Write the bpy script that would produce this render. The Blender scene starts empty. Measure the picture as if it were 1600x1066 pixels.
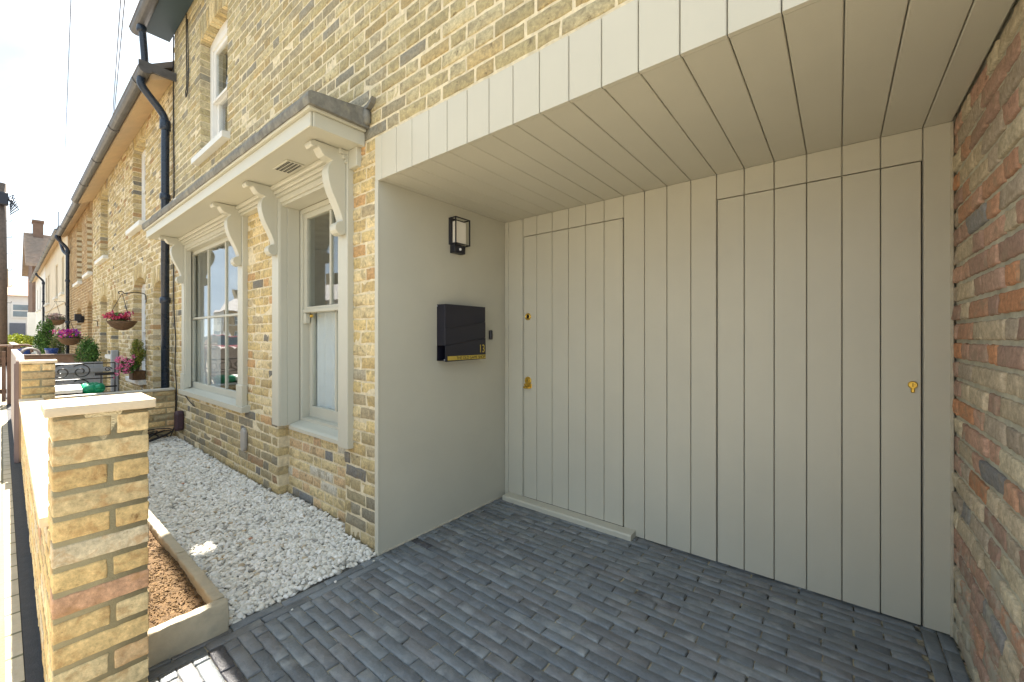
import bpy, math, random
import numpy as np
from mathutils import Vector, Matrix
R = math.radians
PI = math.pi
scn = bpy.context.scene
col = scn.collection

# ------------------------------------------------------------------ camera
cam_d = bpy.data.cameras.new('camera')
cam = bpy.data.objects.new('camera', cam_d)
col.objects.link(cam)
cam.location = (0, 0, 1.24)
cam.rotation_euler = (R(90), 0, math.atan2(.6249, .7807))
cam_d.sensor_width = 36.0
cam_d.lens = 36.0 * 638 / 1600
cam_d.shift_y = -6 / 1600
cam_d.clip_start = 0.02
cam_d.clip_end = 600
scn.camera = cam
scn.render.resolution_x = 1024
scn.render.resolution_y = 682

# ------------------------------------------------------------------ light
SUN = Vector((-.78, .09, 1.0)).normalized()
EL = math.asin(SUN.z)
AZ = math.atan2(SUN.x, SUN.y)
w = bpy.data.worlds.new('World')
scn.world = w
w.use_nodes = True
nt = w.node_tree
nt.nodes.clear()
o_ = nt.nodes.new('ShaderNodeOutputWorld')
bg = nt.nodes.new('ShaderNodeBackground')
sky = nt.nodes.new('ShaderNodeTexSky')
sky.sky_type = 'NISHITA'
sky.sun_disc = False
sky.sun_elevation = EL
sky.sun_rotation = AZ
sky.air_density = 1.0
sky.dust_density = 2.0
tc = nt.nodes.new('ShaderNodeTexCoord')
mp = nt.nodes.new('ShaderNodeMapping')
mp.inputs['Scale'].default_value = (1.0, 1.0, 2.6)
nz = nt.nodes.new('ShaderNodeTexNoise')
nz.inputs['Scale'].default_value = 2.3
nz.inputs['Detail'].default_value = 9
nz.inputs['Roughness'].default_value = .55
rp = nt.nodes.new('ShaderNodeValToRGB')
rp.color_ramp.elements[0].position = .22
rp.color_ramp.elements[1].position = .50
mx = nt.nodes.new('ShaderNodeMix')
mx.data_type = 'RGBA'
mx.inputs['B'].default_value = (4.7, 4.8, 4.85, 1)
mx2 = nt.nodes.new('ShaderNodeMix'); mx2.data_type = 'RGBA'
mx2.inputs['A'].default_value = (2.5, 3.2, 3.8, 1); mx2.inputs['B'].default_value = (3.7, 4.25, 4.7, 1)
mp2 = nt.nodes.new('ShaderNodeMapping'); mp2.inputs['Scale'].default_value = (.8, 1.6, 3.2); mp2.inputs['Rotation'].default_value = (.2, .5, .3)
nz2 = nt.nodes.new('ShaderNodeTexNoise'); nz2.inputs['Scale'].default_value = 2.1; nz2.inputs['Detail'].default_value = 7; nz2.inputs['Distortion'].default_value = .6
rp2 = nt.nodes.new('ShaderNodeValToRGB'); rp2.color_ramp.elements[0].position = .38; rp2.color_ramp.elements[1].position = .6
nt.links.new(tc.outputs['Generated'], mp2.inputs['Vector']); nt.links.new(mp2.outputs[0], nz2.inputs['Vector'])
nt.links.new(nz2.outputs['Fac'], rp2.inputs['Fac']); nt.links.new(rp2.outputs['Color'], mx2.inputs['Factor']); nt.links.new(mx2.outputs['Result'], mx.inputs['B'])
nt.links.new(tc.outputs['Generated'], mp.inputs['Vector'])
nt.links.new(mp.outputs[0], nz.inputs['Vector'])
nt.links.new(nz.outputs['Fac'], rp.inputs['Fac'])
nt.links.new(rp.outputs['Color'], mx.inputs['Factor'])
nt.links.new(sky.outputs[0], mx.inputs['A'])
nt.links.new(mx.outputs['Result'], bg.inputs['Color'])
bg.inputs['Strength'].default_value = .074
nt.links.new(bg.outputs[0], o_.inputs[0])
sd = bpy.data.lights.new('sun', 'SUN')
sd.energy = 5.0
sd.angle = R(.5)
sd.color = (1.0, .92, .80)
so = bpy.data.objects.new('sun', sd)
so.rotation_euler = SUN.to_track_quat('Z', 'Y').to_euler()
so.location = (0, 0, 20)
col.objects.link(so)
scn.view_settings.view_transform = 'Standard'
scn.view_settings.look = 'None'
scn.view_settings.gamma = 1
scn.view_settings.exposure = 2.35

# ------------------------------------------------------------------ materials
MATS = {}
def nd(t, ty, **kw):
    n = t.nodes.new(ty)
    for k, v in kw.items():
        n.inputs[k].default_value = v
    return n
def mat(name, c, rough=.6, metal=0, var=.12, vscale=6, bump=.0, bscale=60, c2=None, spec=.5, attr=False, coat=0, stain=None, sthr=.55, stretch=None):
    """principled with noise-driven colour variation, optional second colour patches and bump"""
    if name in MATS: return MATS[name]
    m = bpy.data.materials.new(name); m.use_nodes = True
    t = m.node_tree; p = t.nodes['Principled BSDF']
    p.inputs['Roughness'].default_value = rough
    p.inputs['Metallic'].default_value = metal
    p.inputs['Specular IOR Level'].default_value = spec
    p.inputs['Coat Weight'].default_value = coat
    tcn = t.nodes.new('ShaderNodeTexCoord')
    vec = tcn.outputs['Object']
    if attr:
        at = t.nodes.new('ShaderNodeAttribute'); at.attribute_name = 'tint'
        base = at.outputs['Color']
        ad = t.nodes.new('ShaderNodeVectorMath'); ad.operation = 'MULTIPLY_ADD'
        cb = t.nodes.new('ShaderNodeCombineXYZ')
        for i in range(3): t.links.new(at.outputs['Alpha'], cb.inputs[i])
        t.links.new(cb.outputs[0], ad.inputs[0]); ad.inputs[1].default_value = (17, 31, 23)
        t.links.new(vec, ad.inputs[2]); vec = ad.outputs[0]
    else:
        rg = t.nodes.new('ShaderNodeRGB'); rg.outputs[0].default_value = (*c, 1); base = rg.outputs[0]
    n1 = nd(t, 'ShaderNodeTexNoise', Scale=vscale, Detail=6.0, Roughness=.6)
    t.links.new(vec, n1.inputs['Vector'])
    mr = nd(t, 'ShaderNodeMapRange'); mr.inputs['From Min'].default_value = .25; mr.inputs['From Max'].default_value = .75
    mr.inputs['To Min'].default_value = 1 - var; mr.inputs['To Max'].default_value = 1 + var
    t.links.new(n1.outputs['Fac'], mr.inputs['Value'])
    mu = t.nodes.new('ShaderNodeVectorMath'); mu.operation = 'SCALE'
    t.links.new(base, mu.inputs[0]); t.links.new(mr.outputs[0], mu.inputs['Scale'])
    outc = mu.outputs[0]
    if c2 is not None:
        n2 = nd(t, 'ShaderNodeTexNoise', Scale=vscale * .45, Detail=8.0, Roughness=.62)
        t.links.new(vec, n2.inputs['Vector'])
        r2 = t.nodes.new('ShaderNodeValToRGB')
        r2.color_ramp.elements[0].position = sthr; r2.color_ramp.elements[1].position = sthr + .16
        t.links.new(n2.outputs['Fac'], r2.inputs['Fac'])
        m2 = t.nodes.new('ShaderNodeMix'); m2.data_type = 'RGBA'
        t.links.new(r2.outputs['Color'], m2.inputs['Factor']); t.links.new(outc, m2.inputs['A'])
        m2.inputs['B'].default_value = (*c2, 1)
        outc = m2.outputs['Result']
    t.links.new(outc, p.inputs['Base Color'])
    rr = nd(t, 'ShaderNodeMapRange'); rr.inputs['To Min'].default_value = max(.02, rough - .08); rr.inputs['To Max'].default_value = min(1, rough + .08)
    t.links.new(n1.outputs['Fac'], rr.inputs['Value']); t.links.new(rr.outputs[0], p.inputs['Roughness'])
    if bump:
        n3 = nd(t, 'ShaderNodeTexNoise', Scale=bscale, Detail=7.0, Roughness=.65)
        if stretch:
            ms_ = t.nodes.new('ShaderNodeVectorMath'); ms_.operation = 'MULTIPLY'; ms_.inputs[1].default_value = stretch; t.links.new(vec, ms_.inputs[0]); t.links.new(ms_.outputs[0], n3.inputs['Vector'])
        else: t.links.new(vec, n3.inputs['Vector'])
        b = nd(t, 'ShaderNodeBump', Strength=bump, Distance=.01)
        t.links.new(n3.outputs['Fac'], b.inputs['Height']); t.links.new(b.outputs[0], p.inputs['Normal'])
    MATS[name] = m
    return m

def brickmat(name, smear, smear_amt=.55, dark=(.10, .08, .06), dthr=.62, fine=55, lowsmear=None):
    """brick face: tint attribute x mottling, pale/grey smears and burnt patches, pitted bump"""
    if name in MATS: return MATS[name]
    m = bpy.data.materials.new(name); m.use_nodes = True
    t = m.node_tree; p = t.nodes['Principled BSDF']
    p.inputs['Roughness'].default_value = .88; p.inputs['Specular IOR Level'].default_value = .25
    tcn = t.nodes.new('ShaderNodeTexCoord')
    at = t.nodes.new('ShaderNodeAttribute'); at.attribute_name = 'tint'
    ad = t.nodes.new('ShaderNodeVectorMath'); ad.operation = 'MULTIPLY_ADD'
    cb = t.nodes.new('ShaderNodeCombineXYZ')
    for i in range(3): t.links.new(at.outputs['Alpha'], cb.inputs[i])
    t.links.new(cb.outputs[0], ad.inputs[0]); ad.inputs[1].default_value = (17, 31, 23)
    t.links.new(tcn.outputs['Object'], ad.inputs[2]); vec = ad.outputs[0]
    n1 = nd(t, 'ShaderNodeTexNoise', Scale=fine, Detail=9.0, Roughness=.78)
    t.links.new(vec, n1.inputs['Vector'])
    mr = nd(t, 'ShaderNodeMapRange'); mr.inputs['From Min'].default_value = .3; mr.inputs['From Max'].default_value = .7
    mr.inputs['To Min'].default_value = .55; mr.inputs['To Max'].default_value = 1.35
    t.links.new(n1.outputs['Fac'], mr.inputs['Value'])
    mu = t.nodes.new('ShaderNodeVectorMath'); mu.operation = 'SCALE'
    t.links.new(at.outputs['Color'], mu.inputs[0]); t.links.new(mr.outputs[0], mu.inputs['Scale'])
    n2 = nd(t, 'ShaderNodeTexNoise', Scale=17.0, Detail=8.0, Roughness=.68, Distortion=.6)
    t.links.new(vec, n2.inputs['Vector'])
    r2 = t.nodes.new('ShaderNodeValToRGB')
    r2.color_ramp.elements[0].position = .50; r2.color_ramp.elements[1].position = .62
    r2.color_ramp.elements[1].color = (smear_amt,) * 3 + (1,)
    t.links.new(n2.outputs['Fac'], r2.inputs['Fac'])
    m2 = t.nodes.new('ShaderNodeMix'); m2.data_type = 'RGBA'
    t.links.new(r2.outputs['Color'], m2.inputs['Factor']); t.links.new(mu.outputs[0], m2.inputs['A'])
    m2.inputs['B'].default_value = (*smear, 1)
    n4 = nd(t, 'ShaderNodeTexNoise', Scale=21.0, Detail=9.0, Roughness=.72)
    t.links.new(vec, n4.inputs['Vector'])
    r4 = t.nodes.new('ShaderNodeValToRGB')
    r4.color_ramp.elements[0].position = dthr; r4.color_ramp.elements[1].position = dthr + .09
    r4.color_ramp.elements[1].color = (.8, .8, .8, 1)
    t.links.new(n4.outputs['Fac'], r4.inputs['Fac'])
    m4 = t.nodes.new('ShaderNodeMix'); m4.data_type = 'RGBA'
    t.links.new(r4.outputs['Color'], m4.inputs['Factor']); t.links.new(m2.outputs['Result'], m4.inputs['A'])
    m4.inputs['B'].default_value = (*dark, 1)
    res = m4.outputs['Result']
    if lowsmear is not None:   # trowelled cement smeared over the bricks, thickest near the foot of the wall
        n5 = nd(t, 'ShaderNodeTexNoise', Scale=5.5, Detail=9.0, Roughness=.74); t.links.new(tcn.outputs['Object'], n5.inputs['Vector'])
        sx = t.nodes.new('ShaderNodeSeparateXYZ'); t.links.new(tcn.outputs['Object'], sx.inputs[0])
        g5 = nd(t, 'ShaderNodeMapRange'); g5.inputs['From Min'].default_value = .05; g5.inputs['From Max'].default_value = 1.1; g5.inputs['To Min'].default_value = .17; g5.inputs['To Max'].default_value = -.03
        t.links.new(sx.outputs['Z'], g5.inputs['Value'])
        a5 = t.nodes.new('ShaderNodeMath'); t.links.new(n5.outputs['Fac'], a5.inputs[0]); t.links.new(g5.outputs[0], a5.inputs[1])
        r5 = t.nodes.new('ShaderNodeValToRGB'); r5.color_ramp.elements[0].position = .62; r5.color_ramp.elements[1].position = .70; r5.color_ramp.elements[1].color = (.88, .88, .88, 1)
        t.links.new(a5.outputs[0], r5.inputs['Fac'])
        m5 = t.nodes.new('ShaderNodeMix'); m5.data_type = 'RGBA'; t.links.new(r5.outputs['Color'], m5.inputs['Factor']); t.links.new(res, m5.inputs['A']); m5.inputs['B'].default_value = (*lowsmear, 1)
        res = m5.outputs['Result']
    t.links.new(res, p.inputs['Base Color'])
    n3 = nd(t, 'ShaderNodeTexNoise', Scale=95.0, Detail=8.0, Roughness=.72)
    t.links.new(vec, n3.inputs['Vector'])
    b = nd(t, 'ShaderNodeBump', Strength=.55, Distance=.006)
    t.links.new(n3.outputs['Fac'], b.inputs['Height']); t.links.new(b.outputs[0], p.inputs['Normal'])
    MATS[name] = m
    return m

def glassmat(name, tint=(.75, .8, .78), refl=1.0):
    if name in MATS: return MATS[name]
    m = bpy.data.materials.new(name); m.use_nodes = True
    t = m.node_tree; t.nodes.remove(t.nodes['Principled BSDF'])
    out = t.nodes['Material Output']
    tr = t.nodes.new('ShaderNodeBsdfTransparent'); tr.inputs[0].default_value = (*tint, 1)
    gl = t.nodes.new('ShaderNodeBsdfGlossy'); gl.inputs['Roughness'].default_value = .0
    gl.inputs['Color'].default_value = (.95, .97, 1, 1)
    fr = nd(t, 'ShaderNodeFresnel', IOR=1.6)
    ge = t.nodes.new('ShaderNodeNewGeometry'); mi_ = t.nodes.new('ShaderNodeMapRange')
    mi_.inputs['To Min'].default_value = 1.6; mi_.inputs['To Max'].default_value = 1 / 1.6
    t.links.new(ge.outputs['Backfacing'], mi_.inputs['Value']); t.links.new(mi_.outputs[0], fr.inputs['IOR'])
    tcn = t.nodes.new('ShaderNodeTexCoord')
    n3 = nd(t, 'ShaderNodeTexNoise', Scale=2.2, Detail=1.0)
    t.links.new(tcn.outputs['Object'], n3.inputs['Vector'])
    b = nd(t, 'ShaderNodeBump', Strength=.06, Distance=.05)
    t.links.new(n3.outputs['Fac'], b.inputs['Height'])
    t.links.new(b.outputs[0], gl.inputs['Normal'])
    ms = t.nodes.new('ShaderNodeMixShader')
    t.links.new(fr.outputs[0], ms.inputs[0]); t.links.new(tr.outputs[0], ms.inputs[1]); t.links.new(gl.outputs[0], ms.inputs[2])
    t.links.new(ms.outputs[0], out.inputs[0])
    MATS[name] = m
    return m

paint = mat('greige paint', (.51, .49, .405), .40, var=.045, vscale=2.2, bump=.06, bscale=120, spec=.4, stretch=(1, 1, .03))
paint_plaster = mat('greige smooth plaster', (.49, .475, .395), .5, var=.06, vscale=1.6, bump=.12, bscale=11, spec=.35)
trim = mat('window trim paint', (.49, .482, .405), .38, var=.03, vscale=5, bump=.03, bscale=60, spec=.4)
white = mat('white sash paint', (.74, .74, .72), .4, var=.03, vscale=5, bump=.02)
pale_stone = mat('pale sill paint', (.66, .66, .63), .5, var=.08, vscale=12, bump=.1)
stock = brickmat('stock brick', (.24, .20, .125), .62, dark=(.13, .10, .06), dthr=.59)
newstock = brickmat('reclaimed yellow brick', (.44, .24, .095), .55, dark=(.15, .075, .03), dthr=.615, fine=38)
redstock = brickmat('weathered red brick', (.29, .24, .17), .5, dark=(.07, .05, .04), dthr=.62, lowsmear=(.40, .375, .30))
mort_cream = mat('lime mortar cream', (.66, .575, .40), .95, var=.25, vscale=30, bump=.5, bscale=90, c2=(.46, .40, .28), sthr=.58)
mort_olive = mat('sand cement mortar', (.33, .28, .165), .95, var=.12, vscale=25, bump=.45, bscale=160)
mort_grey = mat('smeared cement mortar', (.50, .48, .38), .95, var=.3, vscale=14, bump=.8, bscale=60, c2=(.48, .46, .38), sthr=.56)
lead = mat('weathered lead', (.17, .165, .145), .75, var=.5, vscale=16, bump=.6, bscale=35, c2=(.30, .285, .22), sthr=.53, spec=.4)
pipe_paint = mat('blue black pipe paint', (.012, .022, .042), .28, var=.2, vscale=12, bump=.1, bscale=30)
gutter_m = mat('grey cast gutter', (.085, .085, .09), .45, var=.35, vscale=8, bump=.2, bscale=20, c2=(.17, .16, .15), sthr=.6)
soffit_tan = mat('tan eaves paint', (.56, .42, .27), .6, var=.12, vscale=6, bump=.1)
soffit_dark = mat('dark blue eaves paint', (.035, .06, .075), .5, var=.1, vscale=6, bump=.1)
black_m = mat('black powder coat', (.012, .013, .02), .38, var=.1, vscale=20)
black_in = mat('black cavity', (.004, .004, .004), .8, var=.1)
gold = mat('brass', (.70, .47, .10), .28, metal=1, var=.1, vscale=30)
gold_flat = mat('gold lettering', (.62, .47, .10), .35, metal=.6, var=.05)
opal = mat('opal lamp glass', (.80, .76, .68), .35, var=.03)
clearg = glassmat('clear glass', (.93, .95, .94))
slate = mat('slate roofing', (.13, .12, .12), .6, var=.3, vscale=5, bump=.3, bscale=12)
redtile = mat('red clay tiles', (.32, .14, .08), .8, var=.3, vscale=6, bump=.4, bscale=9)
cream_r = mat('cream render', (.66, .58, .44), .85, var=.1, vscale=1.2, bump=.2, bscale=40)
white_r = mat('white render', (.72, .72, .70), .85, var=.06, vscale=1.2, bump=.2, bscale=40)
sand = mat('kiln dried sand', (.40, .35, .24), .95, var=.35, vscale=30, bump=.5, bscale=120, c2=(.035, .035, .035), sthr=.43)
paver_m = mat('blue black clay paver', (.1, .1, .1), .38, var=.22, vscale=14, bump=.5, bscale=60, attr=True, c2=(.26, .275, .28), sthr=.52, spec=.5)
cope = mat('buff stone coping', (.70, .58, .42), .8, var=.12, vscale=14, bump=.22, bscale=120, c2=(.55, .42, .27), sthr=.6)
sandstone = mat('grey buff sandstone', (.44, .39, .29), .85, var=.2, vscale=9, bump=.55, bscale=45, c2=(.30, .29, .24), sthr=.55)
soil_m = mat('dry brown compost', (.12, .070, .028), .98, var=.45, vscale=60, bump=.9, bscale=120, c2=(.24, .14, .07), sthr=.56)
pebble_m = mat('white limestone pebble', (.7, .7, .66), .75, var=.13, vscale=40, bump=.25, bscale=120, attr=True)
under_m = mat('dark membrane', (.10, .095, .085), .9, var=.2, vscale=20, bump=.4)
asphalt = mat('asphalt', (.055, .055, .058), .9, var=.25, vscale=30, bump=.6, bscale=180)
blackcable = mat('black cable', (.012, .012, .014), .5)
wood_grey = mat('grey stained boards', (.33, .345, .37), .75, var=.2, vscale=9, bump=.3, bscale=30)
wood_brown = mat('brown stained timber', (.17, .10, .07), .8, var=.25, vscale=9, bump=.3, bscale=30)
wicker = mat('brown wicker', (.13, .075, .04), .85, var=.35, vscale=40, bump=.8, bscale=90)
leaf_m = mat('leaf', (.06, .12, .03), .55, var=.25, vscale=12, attr=True, spec=.35)
iron = mat('black wrought iron', (.03, .03, .032), .22, var=.15)
mauve = mat('mauve grey rendered panel', (.36, .31, .29), .85, var=.12, vscale=8, bump=.3, bscale=50)
green_p = mat('green plastic', (.0, .30, .15), .45, var=.15, vscale=20, bump=.3, bscale=20)
white_p = mat('white plastic', (.78, .78, .76), .4, var=.04)
cloth = mat('white curtain cloth', (.74, .76, .80), .8, var=.05, vscale=10)
room_m = mat('interior plaster', (.72, .66, .54), .9, var=.05)
room_dark = mat('interior floor shade', (.12, .11, .10), .9, var=.1)
pole_wood = mat('creosoted pole timber', (.12, .09, .07), .85, var=.3, vscale=10, bump=.4, bscale=40)

# ------------------------------------------------------------------ mesh builder
class MB:
    def __init__(s): s.v = []; s.f = []; s.m = []; s.c = []; s.n = 0
    def add(s, v, f, mi=0, c=(1, 1, 1, 0)):
        v = np.asarray(v, float).reshape(-1, 3)
        s.v.append(v)
        c = np.asarray(c, float)
        s.c.append(np.tile(c, (len(v), 1)) if c.ndim == 1 else c)
        if isinstance(f, np.ndarray): s.f.append((f + s.n)); s.m.append(np.full(len(f), mi))
        else:
            by = {}
            for q in f: by.setdefault(len(q), []).append(q)
            for k, L in by.items():
                s.f.append(np.array(L) + s.n); s.m.append(np.full(len(L), mi))
        s.n += len(v)
    def box(s, x0, y0, z0, x1, y1, z1, mi=0, bev=0, c=(1, 1, 1, 0)):
        if x0 > x1: x0, x1 = x1, x0
        if y0 > y1: y0, y1 = y1, y0
        if z0 > z1: z0, z1 = z1, z0
        if bev <= 0:
            v = [(x, y, z) for x in (x0, x1) for y in (y0, y1) for z in (z0, z1)]
            s.add(v, [(0, 1, 3, 2), (4, 6, 7, 5), (0, 4, 5, 1), (2, 3, 7, 6), (0, 2, 6, 4), (1, 5, 7, 3)], mi, c)
            return
        b = min(bev, (x1 - x0) * .45, (y1 - y0) * .45, (z1 - z0) * .45)
        lo = (x0, y0, z0); hi = (x1, y1, z1); v = []; idx = {}
        for i in range(8):
            sg = [(i >> k) & 1 for k in range(3)]
            for a in range(3):
                p = []
                for k in range(3):
                    e = hi[k] if sg[k] else lo[k]
                    if k != a: e += -b if sg[k] else b
                    p.append(e)
                idx[(i, a)] = len(v); v.append(p)
        f = []
        for a in range(3):
            o = [k for k in range(3) if k != a]
            for sd_ in (0, 1):
                q = []
                for (p, r) in ((0, 0), (1, 0), (1, 1), (0, 1)):
                    q.append(idx[((sd_ << a) | (p << o[0]) | (r << o[1]), a)])
                fl = (a == 1)
                if (sd_ == 0) != fl: q.reverse()
                f.append(q)
        for a in range(3):     # edges along axis a
            o = [k for k in range(3) if k != a]
            for p in (0, 1):
                for r in (0, 1):
                    i0 = (p << o[0]) | (r << o[1]); i1 = i0 | (1 << a)
                    q = [idx[(i0, o[0])], idx[(i1, o[0])], idx[(i1, o[1])], idx[(i0, o[1])]]
                    fl = (p ^ r) ^ (a == 1)
                    if not fl: q.reverse()
                    f.append(q)
        for i in range(8):
            q = [idx[(i, 0)], idx[(i, 1)], idx[(i, 2)]]
            if bin(i).count('1') % 2 == 0: q.reverse()
            f.append(q)
        s.add(v, f, mi, c)
    def prism(s, pts, lo, hi, ax, mi=0, c=(1, 1, 1, 0)):
        """extrude a 2D polygon along axis ax; pts in the two other axes in order"""
        n = len(pts); v = []
        for e in (lo, hi):
            for (a, b) in pts:
                p = {0: (e, a, b), 1: (a, e, b), 2: (a, b, e)}[ax]; v.append(p)
        area = sum(pts[i][0] * pts[(i + 1) % n][1] - pts[(i + 1) % n][0] * pts[i][1] for i in range(n))
        f = [tuple(range(n)), tuple(range(2 * n - 1, n - 1, -1))]
        for i in range(n):
            j = (i + 1) % n; f.append((i, i + n, j + n, j))
        flip = (area > 0) ^ (ax == 1)
        if flip: f = [tuple(reversed(q)) for q in f]
        f = [tuple(reversed(q)) for q in f] if False else f
        s.add(v, f, mi, c)
    def tube(s, pts, r, n=10, mi=0, caps=True, c=(1, 1, 1, 0)):
        P = [Vector(p) for p in pts]; rs = r if isinstance(r, (list, tuple)) else [r] * len(P)
        v = []; f = []; up = None
        for i, p in enumerate(P):
            d = (P[min(i + 1, len(P) - 1)] - P[max(i - 1, 0)]).normalized()
            if up is None:
                up = Vector((0, 0, 1)) if abs(d.z) < .9 else Vector((1, 0, 0))
            a = (up - d * up.dot(d)).normalized(); b = d.cross(a); up = a
            for k in range(n):
                t = 2 * PI * k / n
                v.append(p + (a * math.cos(t) + b * math.sin(t)) * rs[i])
        for i in range(len(P) - 1):
            for k in range(n):
                k2 = (k + 1) % n
                f.append((i * n + k, i * n + k2, (i + 1) * n + k2, (i + 1) * n + k))
        if caps:
            f.append(tuple(reversed(range(n)))); f.append(tuple(range((len(P) - 1) * n, len(P) * n)))
        s.add([tuple(q) for q in v], f, mi, c)
    def sphere(s, c0, r, nu=12, nv=8, mi=0, c=(1, 1, 1, 0)):
        rx, ry, rz = (r, r, r) if not isinstance(r, tuple) else r
        v = [(c0[0], c0[1], c0[2] - rz)]; f = []
        for j in range(1, nv):
            ph = -PI / 2 + PI * j / nv
            for i in range(nu):
                t = 2 * PI * i / nu
                v.append((c0[0] + rx * math.cos(ph) * math.cos(t), c0[1] + ry * math.cos(ph) * math.sin(t), c0[2] + rz * math.sin(ph)))
        v.append((c0[0], c0[1], c0[2] + rz)); e = len(v) - 1
        for i in range(nu):
            i2 = (i + 1) % nu
            f.append((0, 1 + i2, 1 + i)); f.append((e, 1 + (nv - 2) * nu + i, 1 + (nv - 2) * nu + i2))
            for j in range(nv - 2):
                a = 1 + j * nu
                f.append((a + i, a + i2, a + nu + i2, a + nu + i))
        s.add(v, f, mi, c)
    def build(s, name, mats, parent=None, smooth=False, attr=True, loc=None):
        me = bpy.data.meshes.new(name)
        V = np.concatenate(s.v); me.vertices.add(len(V)); me.vertices.foreach_set('co', V.ravel())
        tot = sum(a.size for a in s.f); npol = sum(len(a) for a in s.f)
        me.loops.add(tot); me.polygons.add(npol)
        me.loops.foreach_set('vertex_index', np.concatenate([a.ravel() for a in s.f]).astype(np.int32))
        sz = np.concatenate([np.full(len(a), a.shape[1]) for a in s.f])
        st = np.concatenate([[0], np.cumsum(sz)[:-1]]).astype(np.int32)
        me.polygons.foreach_set('loop_start', st)
        if not isinstance(mats, (list, tuple)): mats = [mats]
        for m in mats: me.materials.append(m)
        me.polygons.foreach_set('material_index', np.concatenate(s.m).astype(np.int32))
        me.polygons.foreach_set('use_smooth', np.full(npol, bool(smooth)))
        if attr:
            a = me.color_attributes.new('tint', 'FLOAT_COLOR', 'POINT')
            a.data.foreach_set('color', np.concatenate(s.c).astype(np.float32).ravel())
        me.update(calc_edges=True); me.validate()
        o = bpy.data.objects.new(name, me); col.objects.link(o)
        if parent is not None: o.parent = parent
        if loc: o.location = loc
        return o

def empty(name, loc, label, cat, group=None, rz=0):
    o = bpy.data.objects.new(name, None); o.empty_display_size = .2
    col.objects.link(o); o.location = loc; o.rotation_euler = (0, 0, rz)
    return tag(o, label, cat, group)
def tag(o, label=None, cat=None, group=None, kind=None):
    if label: o['label'] = label
    if cat: o['category'] = cat
    if group: o['group'] = group
    if kind: o['kind'] = kind
    return o
def setparent(o, p):
    """parent keeping world coordinates for meshes modelled in world space"""
    o.parent = p; o.matrix_parent_inverse = Matrix.Translation(-Vector(p.location)) if p.rotation_euler[2] == 0 else p.matrix_basis.inverted()
    return o
def part(mb, name, mats, parent, smooth=False, label=None):
    """a part modelled in world coordinates; parent is a thing (empty) or another part"""
    o = mb.build(name, mats, None, smooth)
    root = parent
    o.parent = parent
    if parent.type == 'EMPTY':
        o.matrix_parent_inverse = Matrix.LocRotScale(parent.location, parent.rotation_euler, None).inverted()
    if label: o['label'] = label
    return o

rng = random.Random(7)
# ------------------------------------------------------------------ brick laying
class Hole:
    def __init__(s, a, b, z0, zs, rise=0, ring=.215): s.a, s.b, s.z0, s.zs, s.rise, s.ring = a, b, z0, zs, rise, ring
    def geo(s):
        wd = s.b - s.a; Rr = (wd * wd / 4 + s.rise ** 2) / (2 * s.rise); return Rr, s.zs + s.rise - Rr, math.asin(wd / 2 / Rr)
    def cut(s, z, ext):
        if s.z0 <= z < s.zs: return (s.a, s.b)
        if s.rise > 0 and z >= s.zs:
            Rr, zc, th = s.geo(); c = (s.a + s.b) / 2
            r = Rr + (s.ring if ext else 0); q = r * r - (z - zc) ** 2
            if q <= 0: return None
            h = math.sqrt(q)
            if ext: h = min(h, math.tan(th) * (z - zc))
            return (c - h, c + h)
        return None

def segs(s0, s1, holes, z, ext):
    L = [(s0, s1, False, False)]
    for h in holes:
        c = h.cut(z, ext)
        if not c: continue
        n = []
        for (a, b, la, lb) in L:
            if c[1] <= a or c[0] >= b: n.append((a, b, la, lb)); continue
            if c[0] > a: n.append((a, c[0], la, True))
            if c[1] < b: n.append((c[1], b, True, lb))
        L = n
    return L

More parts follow.
